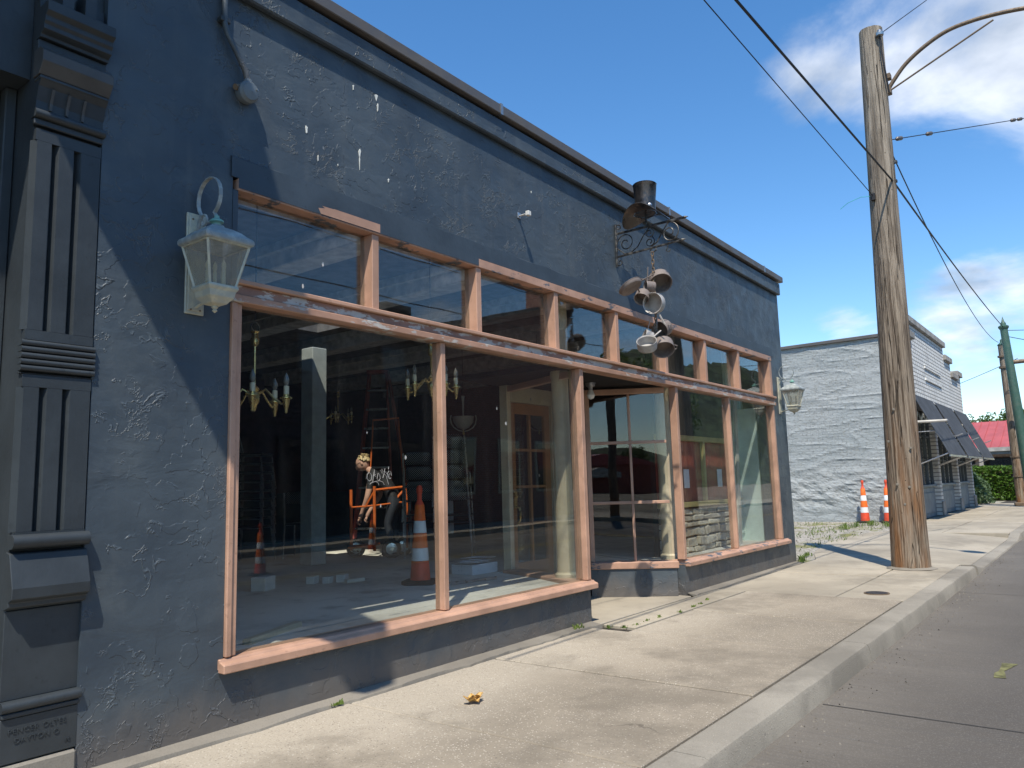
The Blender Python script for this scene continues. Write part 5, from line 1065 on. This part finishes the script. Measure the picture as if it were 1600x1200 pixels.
# the person bending over the hand truck, one continuous body
pe = thing('person', (0, 0, 0), 'blond person in glasses and black T-shirt bending to grip the orange hand truck', 'person')
def skin(name, joints, edges, rad, mat, parent, sub=2, root=0):
    me = bpy.data.meshes.new(name); me.from_pydata([Vector(j) for j in joints], edges, []); o = bpy.data.objects.new(name, me); col.objects.link(o); o.parent = parent
    md = o.modifiers.new('skin', 'SKIN'); md.use_smooth_shade = True
    for i, r in enumerate(rad):
        sv = me.skin_vertices[0].data[i]; sv.radius = (r, r) if isinstance(r, float) else r; sv.use_root = (i == root)
    sb = o.modifiers.new('sub', 'SUBSURF'); sb.levels = sub; sb.render_levels = sub
    if mat: me.materials.append(M[mat])
    return o
# local frame: +x the way the person faces (towards the left jamb), z up, y to the person's left
J = {'pel': (0, 0, 0.86), 'sp1': (0.07, 0, 1.00), 'sp2': (0.17, 0, 1.13), 'ch': (0.29, 0, 1.24), 'nk': (0.40, 0, 1.31), 'hd0': (0.46, 0, 1.365)}
names = list(J); js = [J[k] for k in names]; ed = [(i, i+1) for i in range(5)]; rd = [(0.15, 0.12), (0.145, 0.11), (0.155, 0.115), (0.16, 0.115), 0.06, 0.055]
def chain(start, pts, rads):
    prev = start
    for p_, r_ in zip(pts, rads): js.append(p_); rd.append(r_); ed.append((prev, len(js)-1)); prev = len(js)-1
    return prev
for sy in (-1, 1):
    chain(0, [(0.0, sy*0.10, 0.80), (0.09, sy*0.13, 0.46), (-0.04, sy*0.14, 0.09), (0.10, sy*0.15, 0.035)], [0.10, 0.062, 0.045, 0.038])
hands = []
for sy, elb, wr in ((1, (0.36, 0.27, 0.90), (0.47, 0.23, 0.64)), (-1, (0.32, -0.25, 0.92), (0.48, -0.16, 0.66))):
    e = chain(3, [(0.31, sy*0.18, 1.22), elb, wr, (wr[0]+0.035, wr[1], wr[2]-0.075)], [0.070, 0.046, 0.032, 0.036])
    hands.append((wr, sy))
body = skin('body', js, ed, rd, None, pe)
t = NT('person_body'); s3 = t.sep(); sh = t.math('GREATER_THAN', s3[2], 0.99); slv = t.math('GREATER_THAN', t.math('ABSOLUTE', s3[1]), 0.205); 
arm_skin = t.math('MULTIPLY', t.math('LESS_THAN', s3[2], 1.03), t.math('GREATER_THAN', s3[0], 0.22)); face_ = t.math('GREATER_THAN', s3[0], 0.375)
legz = t.math('LESS_THAN', s3[2], 0.90)
colr = t.mix(legz, (0.012, 0.012, 0.014), (0.020, 0.024, 0.034)); colr = t.mix(t.math('MAXIMUM', arm_skin, face_), colr, (0.52, 0.30, 0.22)); M['person_body'] = t.bsdf(colr, 0.7)
body.data.materials.append(M['person_body'])
def blob(name, c, r3, mat, rot=None, seg=18, shape=None):
    m = MB(); rings_ = 12; vs = []
    for i in range(rings_+1):
        th = math.pi*i/rings_
        for j in range(seg):
            ph = 2*math.pi*j/seg; d = Vector((math.sin(th)*math.cos(ph), math.sin(th)*math.sin(ph), math.cos(th)))
            k = shape(d) if shape else 1.0; v = Vector((d.x*r3[0], d.y*r3[1], d.z*r3[2]))*k
            if rot is not None: v = rot @ v
            vs.append(v+Vector(c))
    fs = [(i*seg+j, i*seg+(j+1) % seg, (i+1)*seg+(j+1) % seg, (i+1)*seg+j) for i in range(rings_) for j in range(seg)]
    return m.add(vs, fs).build(name, mat, pe, smooth=True, local=True, weld=True)
HR = Matrix.Rotation(R(28), 3, 'Y'); HC = Vector((0.53, 0, 1.43))
def head_shape(d):
    k = 1.0
    if d.x > 0.3 and d.z < -0.2: k += 0.10*d.x                 # jaw and chin
    if d.x > 0.86 and abs(d.y) < 0.22 and -0.35 < d.z < 0.12: k += 0.20*(1-abs(d.y)/0.22)   # nose
    if d.x > 0.8 and 0.05 < d.z < 0.3 and 0.15 < abs(d.y) < 0.5: k -= 0.04   # eye sockets
    return k
blob('head', HC, (0.105, 0.076, 0.118), 'skin', HR, 26, head_shape)
blob('hair', HC+Vector((-0.022, 0, 0.026)), (0.108, 0.088, 0.118), 'hair', HR, 24, lambda d: (1.0+0.08*mnoise.noise(d*6)) if (d.z-0.6*d.x) > 0.14 else 0.55)
m = MB()
for i in range(60):                                            # tousled locks and the bun on top
    a = random.uniform(0, 6.28); e_ = random.uniform(0.5, 1.4); d = HR @ Vector((math.cos(a)*math.cos(e_)-0.6, math.sin(a)*math.cos(e_), math.sin(e_))); d.normalize()
    b_ = HC+Vector((-0.02, 0, 0.03))+d*0.10; m.tube([b_, b_+d*0.02+Vector((random.uniform(-.02,.02), random.uniform(-.02,.02), 0.01)), b_+d*0.03+Vector((random.uniform(-.02,.02), random.uniform(-.02,.02), 0.0))], [0.007, 0.006, 0.002], 5)
m.build('hair_locks', 'hair', pe, local=True)
for sy in (-1, 1):
    blob('ear', HC+HR @ Vector((-0.012, sy*0.078, -0.005)), (0.020, 0.010, 0.030), 'skin', HR, 10); e_ = HC+HR @ Vector((0.088, sy*0.032, 0.018))
    blob('eye', e_, (0.010, 0.012, 0.009), 'dark', HR, 8)
    MB().tube([e_+HR @ Vector((0.018, 0.024*math.cos(a), 0.019*math.sin(a)-0.002)) for a in [i*math.pi/6 for i in range(12)]], 0.0026, 5, closed=True).tube([e_+HR @ Vector((0.016, sy*0.024, 0.004)), HC+HR @ Vector((-0.01, sy*0.082, 0.02))], 0.0026, 5).build('glasses', 'black_metal', pe, local=True)
MB().tube([HC+HR @ Vector((0.098, -0.024, -0.062)), HC+HR @ Vector((0.108, 0, -0.060)), HC+HR @ Vector((0.098, 0.024, -0.062))], 0.004, 5).build('mouth', 'cone_red', pe, local=True)
for (wr, sy) in hands:
    hj = [Vector(wr)+Vector((0.03, 0, -0.065))]; he = []; hr = [0.030]
    for k, (dy, ln) in enumerate(((-0.032, 0.030), (-0.011, 0.036), (0.011, 0.034), (0.032, 0.026))):
        b_ = hj[0]+Vector((0.012, dy, -0.03)); i0 = len(hj); hj += [b_, b_+Vector((0.022, 0, -ln)), b_+Vector((0.002, 0, -ln*1.7)), b_+Vector((-0.022, 0, -ln*1.75))]; hr += [0.0105, 0.0095, 0.009, 0.008]; he += [(0, i0), (i0, i0+1), (i0+1, i0+2), (i0+2, i0+3)]
    i0 = len(hj); b_ = hj[0]+Vector((-0.005, -sy*0.03, -0.005)); hj += [b_, b_+Vector((-0.005, -sy*0.018, -0.03)), b_+Vector((0.0, -sy*0.012, -0.055))]; hr += [0.012, 0.0105, 0.009]; he += [(0, i0), (i0, i0+1), (i0+1, i0+2)]
    skin('hand', hj, he, hr, 'skin', pe, 1)
    for yy in (0.15,): pass
for sy in (-1, 1): MB().box(-0.09, 0.17, sy*0.14-0.045, sy*0.14+0.045, 0.0, 0.07).build('shoe', 'rubber', pe, bevel=0.02, local=True)
q = DP(618, 868, 10.3); pe.scale = (0.86,)*3; pe.location = (q.x, q.y, FZ); pe.rotation_euler = (0, 0, math.atan2(-side.y, -side.x)-R(8))
# odds and ends on the shop floor
b0 = G(742, 893, FZ); bx_ = thing('paper_box', (b0.x, b0.y, FZ), 'open dotted cardboard box heaped with paper on the shop floor', 'box')
b0 = DP(742, 893, 7.9); b0.z = FZ; bx_.location = (b0.x, b0.y, FZ)
MB().box(b0.x-0.20, b0.x+0.20, b0.y-0.14, b0.y+0.14, FZ, FZ+0.10).build('carton', 'dotted_card', bx_, bevel=0.003)
for k in range(7):
    mt = Matrix.Translation((b0.x+random.uniform(-.10,.10), b0.y+random.uniform(-.07,.07), FZ+0.105+0.007*k)) @ Matrix.Rotation(random.uniform(-1,1), 4, 'Z') @ Matrix.Rotation(random.uniform(-.14,.14), 4, 'X'); MB().box(-0.15, 0.15, -0.10, 0.10, 0, 0.002, mt).build('sheet', 'paper', bx_)
for (px, py, s_, lb) in ((411, 922, 0.10, 'white block on the shop floor with a yellow batten on it'), (488, 912, 0.06, 'small pale block on the shop floor beside the white block'), (512, 911, 0.05, 'tiny pale offcut on the shop floor between two blocks'), (535, 909, 0.06, 'pale offcut on the shop floor next to the long batten')):
    p = G(px, py, FZ); p = CAM+(p-CAM)*1.0; mt = Matrix.Translation(p) @ Matrix.Rotation(0.5, 4, 'Z'); tag(MB().box(-s_, s_, -s_*0.7, s_*0.7, 0, s_*1.2, mt).build('floor_block', 'plaster', bevel=0.004), lb, 'block', 'blocks on the shop floor')
def stick(a, b, r, mat, name, lb, cat): return tag(MB().bar(a, b, r*2, r*1.4).build(name, mat, bevel=r*0.2), lb, cat)
p1, p2 = G(540, 912, FZ), G(568, 908, FZ); stick(p1+Vector((0, 0, 0.02)), p2+Vector((0, 0, 0.02)), 0.025, 'board_white', 'floor_batten', 'short pale batten lying on the shop floor', 'batten')
p1, p2 = G(700, 915, FZ), G(775, 905, FZ); stick(p1+Vector((0, 0, 0.015)), p2+Vector((0, 0, 0.015)), 0.018, 'steel', 'floor_pipe', 'grey pipe lying on the sunlit shop floor', 'pipe')
p1 = G(385, 1008, FZ); stick(p1+Vector((0, 0, 0.012)), p1+Vector((0.55, 0.25, 0.012)), 0.03, 'cream_wood', 'floor_batten', 'curled tan strip on the floor against the left window jamb', 'strip')
p = DP(835, 870, 8.4); 
for (px, py) in ((698, 810),):
    p = DP(px, py, 10.0); sg = thing('floor_sign', (p.x, p.y, FZ), 'white folded notice board hanging by the chair stack', 'sign'); MB().box(p.x-0.12, p.x+0.12, p.y-0.01, p.y+0.01, p.z-0.2, p.z+0.25, ).build('board', 'paper', sg); MB().tube([(p.x, p.y, p.z-0.2), (p.x, p.y, FZ)], 0.012, 6).build('post', 'steel', sg)

# ------------------------------------------------------------------ vegetation
def leaves(n, fn, size, mat, name, parent=None):
    m = MB()
    for i in range(n):
        c, nr = fn(); nr = Vector(nr).normalized(); u = nr.orthogonal().normalized(); v = nr.cross(u); a = random.uniform(0, 6.28); u, v = u*math.cos(a)+v*math.sin(a), v*math.cos(a)-u*math.sin(a)
        s_ = size*random.uniform(0.6, 1.3); o = len(m.v); m.v += [c-u*s_, c+v*s_*0.45, c+u*s_, c-v*s_*0.45]; m.f.append([o, o+1, o+2, o+3])
    me = bpy.data.meshes.new(name); off = Vector((0, 0, 0)); q = parent
    while q: off += q.location; q = q.parent
    me.from_pydata([v-off for v in m.v], [], m.f); me.materials.append(M[mat]); o = bpy.data.objects.new(name, me); col.objects.link(o); o.parent = parent; return o
def rv(): return Vector((random.gauss(0, 1), random.gauss(0, 1), random.gauss(0, 1)))
hg = thing('clipped_hedge', (41.5, 2.2, 0), 'bright green clipped box hedge in front of the red-roofed building', 'hedge')
def hedge_pt():
    f_ = random.random(); x = random.uniform(40.2, 43.2); y = random.uniform(-0.75, 6); z = random.uniform(0.03, 1.5)
    if f_ < 0.45: x = 40.2+random.uniform(0, 0.22)
    elif f_ < 0.70: z = 1.5-random.uniform(0, 0.15)
    else: y = -0.75+random.uniform(0, 0.22)
    b = 0.09*mnoise.noise(Vector((x*1.4, y*1.4, z*1.4))); return Vector((x-b, y-b, z+b*0.8)), rv()
leaves(15000, hedge_pt, 0.075, 'hedge_leaf', 'foliage', hg); box('inner_twigs', 'bark', hg, 40.5, 43.0, -0.5, 5.9, 0.0, 1.32)
bu = thing('leafy_bush', (36.6, 1.15, 0), 'loose grey-green bush between the grey building and the hedge', 'bush'); cc = Vector((36.6, 1.15, 0))
def bush_pt():
    a = random.uniform(0, 6.28); t_ = random.random()**0.6; z = random.uniform(0.02, 1.25); r = 1.1*(1-(z/1.55)**2)*t_+0.12; r *= 1+0.3*mnoise.noise(Vector((math.cos(a)*1.5, math.sin(a)*1.5, z*1.6))); return cc+Vector((r*math.cos(a)*1.2, r*math.sin(a), z)), rv()+Vector((0, 0, 0.6))
leaves(4200, bush_pt, 0.085, 'bush_leaf', 'foliage', bu)
m = MB()
for i in range(9): a = i*0.7; m.tube([cc, cc+Vector((math.cos(a)*0.35, math.sin(a)*0.3, 0.6)), cc+Vector((math.cos(a)*0.7, math.sin(a)*0.6, 1.1))], [0.02, 0.014, 0.006], 5)
m.build('stem', 'bark', bu)
def tree(c, h, r, label, n=4500, seed=0):
    c = Vector(c); t_ = thing('broadleaf_tree', tuple(c), label, 'tree', 'trees around the street'); rnd_ = random.Random(seed)
    m = MB(); m.tube([c, c+Vector((0.1, 0, h*0.3)), c+Vector((0, 0.1, h*0.6)), c+Vector((0, 0, h*0.8))], [0.035*h, 0.026*h, 0.016*h, 0.006*h], 8); cl = []
    for i in range(16):
        a = rnd_.uniform(0, 6.28); e = rnd_.uniform(-0.2, 1.3); rr = r*rnd_.uniform(0.45, 0.85); p = c+Vector((0, 0, h*0.62))+Vector((math.cos(a)*math.cos(e)*rr, math.sin(a)*math.cos(e)*rr, math.sin(e)*rr*0.8)); cl.append((p, r*rnd_.uniform(0.25, 0.42)))
        m.tube([c+Vector((0, 0, h*rnd_.uniform(0.3, 0.55))), c+(p-c)*0.6+Vector((0, 0, h*0.08)), p], [0.012*h, 0.007*h, 0.002*h], 5)
    m.build('trunk', 'bark', t_, smooth=True)
    def fn():
        p, q_ = random.choice(cl); d = rv().normalized(); return p+d*q_*(random.random()**0.4), d+rv()*0.6
    leaves(n, fn, 0.045*r+0.05, 'leaf', 'crown', t_); return t_
tree((82, 1.6, -0.2), 7.2, 3.0, 'dark green tree rising behind the red metal roof', 4500, 3); tree((90, 6.0, -0.2), 7.4, 3.2, 'second dark tree farther behind the red metal roof', 4000, 5)

# ------------------------------------------------------------------ red-roofed building
rd_ = thing('red_roof_building', (55, 3, 0), 'low tan building with a red standing-seam metal roof beyond the hedge', 'building')
box('wall', 'tanwall', rd_, 53.2, 62, -2.4, 14, -0.1, 2.60)
MB().add([(51.4,-3.2,2.62),(51.4,15,2.62),(57.5,15,4.45),(57.5,-3.2,4.45),(63.5,15,2.62),(63.5,-3.2,2.62),(51.4,-3.2,2.50),(51.4,15,2.50),(63.5,15,2.50),(63.5,-3.2,2.50)], [(0,1,2,3),(3,2,4,5),(0,6,7,1),(5,4,8,9),(6,9,8,7),(0,3,5,9,6),(1,7,8,4,2)]).build('roof', 'redroof', rd_)
y = -3.0
while y < 15: MB().bar((51.4, y, 2.64), (57.5, y, 4.47), 0.04, 0.05).build('roof_seam', 'redroof', rd_); y += 0.45
box('fascia', 'concap', rd_, 51.30, 51.39, -3.2, 15, 2.42, 2.64); box('porch_beam', 'grey_trim_d', rd_, 51.5, 51.7, -3.0, 14.8, 2.25, 2.41)
for y in (-2.6, -0.2, 1.9, 3.2, 5.6): box('porch_post', 'tanwall', rd_, 51.5, 51.72, y, y+0.2, 0.0, 2.24)
for y in (-1.6, 0.6, 2.5, 4.2): fo = box('window', 'dark', rd_, 53.13, 53.19, y, y+1.5, 0.7, 2.1); box('pane', 'carglass', fo, 53.10, 53.128, y+0.06, y+1.44, 0.76, 2.04)

# ------------------------------------------------------------------ across the street (seen in the glass)
od = thing('dark_shop_row', (12, -13.5, 0), 'dark two-storey shop with horizontal siding across the street', 'building')
box('wall', 'opp_dark', od, 2.0, 18.4, -22, -13.5, 0.0, 6.1); box('parapet', 'siding', od, 1.9, 18.5, -13.6, -13.35, 5.85, 6.25)
z = 3.1
while z < 4.3: box('siding_board', 'siding', od, 2.1, 18.3, -13.49, -13.43-0.02, z, z+0.10, bevel=0.004); z += 0.13
for i in range(5): x = 3.0+3.1*i; f_ = box('window', 'black_metal', od, x, x+2.4, -13.49, -13.42, 0.5, 2.7); box('pane', 'carglass', f_, x+0.08, x+2.32, -13.419, -13.41, 0.58, 2.62)
for i in range(5): x = 3.6+3.1*i; f_ = box('window', 'siding', od, x, x+1.1, -13.49, -13.44, 4.45, 5.6); box('pane', 'carglass', f_, x+0.08, x+1.02, -13.439, -13.43, 4.52, 5.53)
ob = thing('red_brick_building', (22, -13.5, 0), 'red brick gabled building with a chimney across the street', 'building')
MB().prism([(18.55, 0), (26.5, 0), (26.5, 8.3), (25.6, 8.4), (18.55, 6.5)], 'y', -24, -13.5).build('wall', 'brickred', ob); MB().prism([(18.5, 6.5), (25.7, 8.4), (25.7, 8.55), (18.5, 6.65)], 'y', -24, -13.35).build('coping', 'opp_dark', ob); box('chimney', 'brickred', ob, 25.4, 26.3, -14.6, -13.6, 8.0, 9.6)
for i in range(3): x = 19.2+2.4*i; f_ = box('window', 'cream_wood', ob, x, x+1.3, -13.49, -13.44, 1.0, 2.9); box('pane', 'carglass', f_, x+0.1, x+1.2, -13.439, -13.43, 1.1, 2.8)
hv = thing('roof_unit', (19.5, -17, 6.9), 'grey rooftop cooling unit on the brick building', 'roof unit'); box('casing', 'coping', hv, 18.9, 20.3, -17.6, -16.2, 6.6, 8.0, bevel=0.03); box('grille', 'dark', hv, 19.0, 20.2, -16.195, -16.17, 6.8, 7.8)
wr = thing('red_storehouse', (-70, -44, 0), 'dark red timber storehouse with a tin canopy down the street', 'building')
box('wall', 'red_board', wr, -80, -66, -58, -40, -0.2, 3.4); MB().prism([(-58.5, 3.4), (-49, 5.0), (-39.5, 3.4)], 'x', -80.4, -65.6).build('roof', 'redroof', wr); MB().prism([(-50, 1.8), (-50, 2.4), (-47, 3.1), (-44.0, 2.4), (-44.0, 1.8)], 'x', -65.6, -63.2).build('tin_canopy', 'steel', wr)
def car(loc, rz, mat, label):
    c = thing('parked_car', (0, 0, 0), label, 'car', 'cars parked across the street')
    prof = [(-2.15,0.35),(-2.2,0.62),(-2.05,0.88),(-1.35,0.98),(-0.75,1.40),(0.45,1.42),(1.15,1.0),(1.95,0.86),(2.2,0.62),(2.15,0.32)]
    MB().prism(prof, 'y', -0.85, 0.85).build('body', mat, c, bevel=0.06, seg=2, smooth=True)
    for sy in (-0.862, 0.838): MB().prism([(-1.2,0.99),(-0.7,1.33),(0.4,1.35),(0.98,1.0)], 'y', sy, sy+0.024).build('side_window', 'carglass', c)
    MB().add([(1.19,-0.7,1.0),(1.19,0.7,1.0),(0.52,0.64,1.41),(0.52,-0.64,1.41)], [(0,1,2,3)]).build('windscreen', 'carglass', c)
    for sx in (-1.35, 1.35):
        for sy in (-0.80, 0.80):
            mt = Matrix.Translation((sx, sy, 0.32)) @ Matrix.Rotation(R(90), 4, 'X'); w_ = MB().lathe([(0.2, -0.1), (0.30, -0.1), (0.32, -0.07), (0.32, 0.07), (0.30, 0.1), (0.2, 0.1)], 20, mt).build('wheel', 'rubber', c, smooth=True); MB().lathe([(0, -0.11), (0.19, -0.105), (0.19, 0.105), (0, 0.11)], 16, mt).build('rim', 'steel', w_)
    for sy in (-0.6, 0.6): MB().box(2.12, 2.21, sy-0.16, sy+0.16, 0.60, 0.74).build('headlight', 'bulb', c, bevel=0.02)
    c.location = loc; c.rotation_euler = (0, 0, rz); return c
k1 = car((-14.5, -9.75, -0.125), 0.0, 'carbody', 'grey-blue saloon car parked at the far kerb'); car((-20.5, -9.75, -0.125), 0.0, 'carwhite', 'white saloon car parked at the far kerb'); car((-27.0, -9.75, -0.125), math.pi, 'carred', 'dark red saloon car parked at the far kerb'); car((31, -13.8, -0.2), 0.2, 'carbody', 'blue-grey saloon car on the open lot beyond the brick building')
for i, (x, y, h, r) in enumerate(((-95, -50, 7, 3.6), (-100, -62, 8, 4.0), (-90, -72, 7, 3.6), (-105, -40, 7.5, 4.2), (30, -20, 8, 3.4), (38, -18, 9, 3.8), (46, -20, 8.5, 3.5))): tree((x, y, -0.2), h, r, ['leafy tree behind the parked cars down the street', 'broad tree on the open lot beyond the brick building'][x > 0], 2600, 20+i)
opole = thing('utility_pole', (-9.5, -11.2, 0), 'tall dark utility pole with a crossarm on the far pavement', 'utility pole')
MB().tube([(-9.5,-11.2,0), (-9.5,-11.2,9)], [0.17, 0.12], 12).build('pole_shaft', 'polewood', opole, smooth=True); MB().box(-9.56, -9.44, -12.4, -10.0, 8.0, 8.12).build('crossarm', 'bark', opole)
for y in (-12.2, -11.7, -10.6, -10.2): MB().lathe([(0.03, 0), (0.05, 0.04), (0.03, 0.08), (0.045, 0.12), (0, 0.16)], 10, Matrix.Translation((-9.5, y, 8.121))).build('insulator', 'bulb', opole, smooth=True)
for y, z in ((-12.2, 8.3), (-11.7, 8.3), (-10.6, 8.3), (-10.2, 8.3), (-11.0, 6.5), (-11.0, 6.0)): wire((-60, y, z), (70, y, z+0.4), 0.015, 0.4, 'long overhead line above the far pavement', 30)
# hills
def hill(name, cx, cy, lx, ly, h, seed):
    m = MB(); n = 40; vs = []
    for i in range(n+1):
        for j in range(n+1):
            u, v = i/n*2-1, j/n*2-1; e = max(0, 1-u*u)**1.2*max(0, 1-v*v)**1.2; vs.append((cx+u*lx, cy+v*ly, -0.6+h*e*(1+0.35*mnoise.fractal(Vector((u*3+seed, v*3, 1)), 0.9, 2, 5))))
    m.add(vs, [(i*(n+1)+j, (i+1)*(n+1)+j, (i+1)*(n+1)+j+1, i*(n+1)+j+1) for i in range(n) for j in range(n)])
    struct(m.build(name, 'hillgreen', smooth=True))
hill('hill', 330, -170, 150, 90, 62, 1); hill('hill', 150, -280, 200, 80, 55, 4); hill('hill', -300, -170, 90, 160, 17, 8)

nb.location.y = 0.072                                                                  # the iron front stands flush with the stucco

for q_ in (l1, l2): q_.scale = (0.86, 0.86, 0.86)
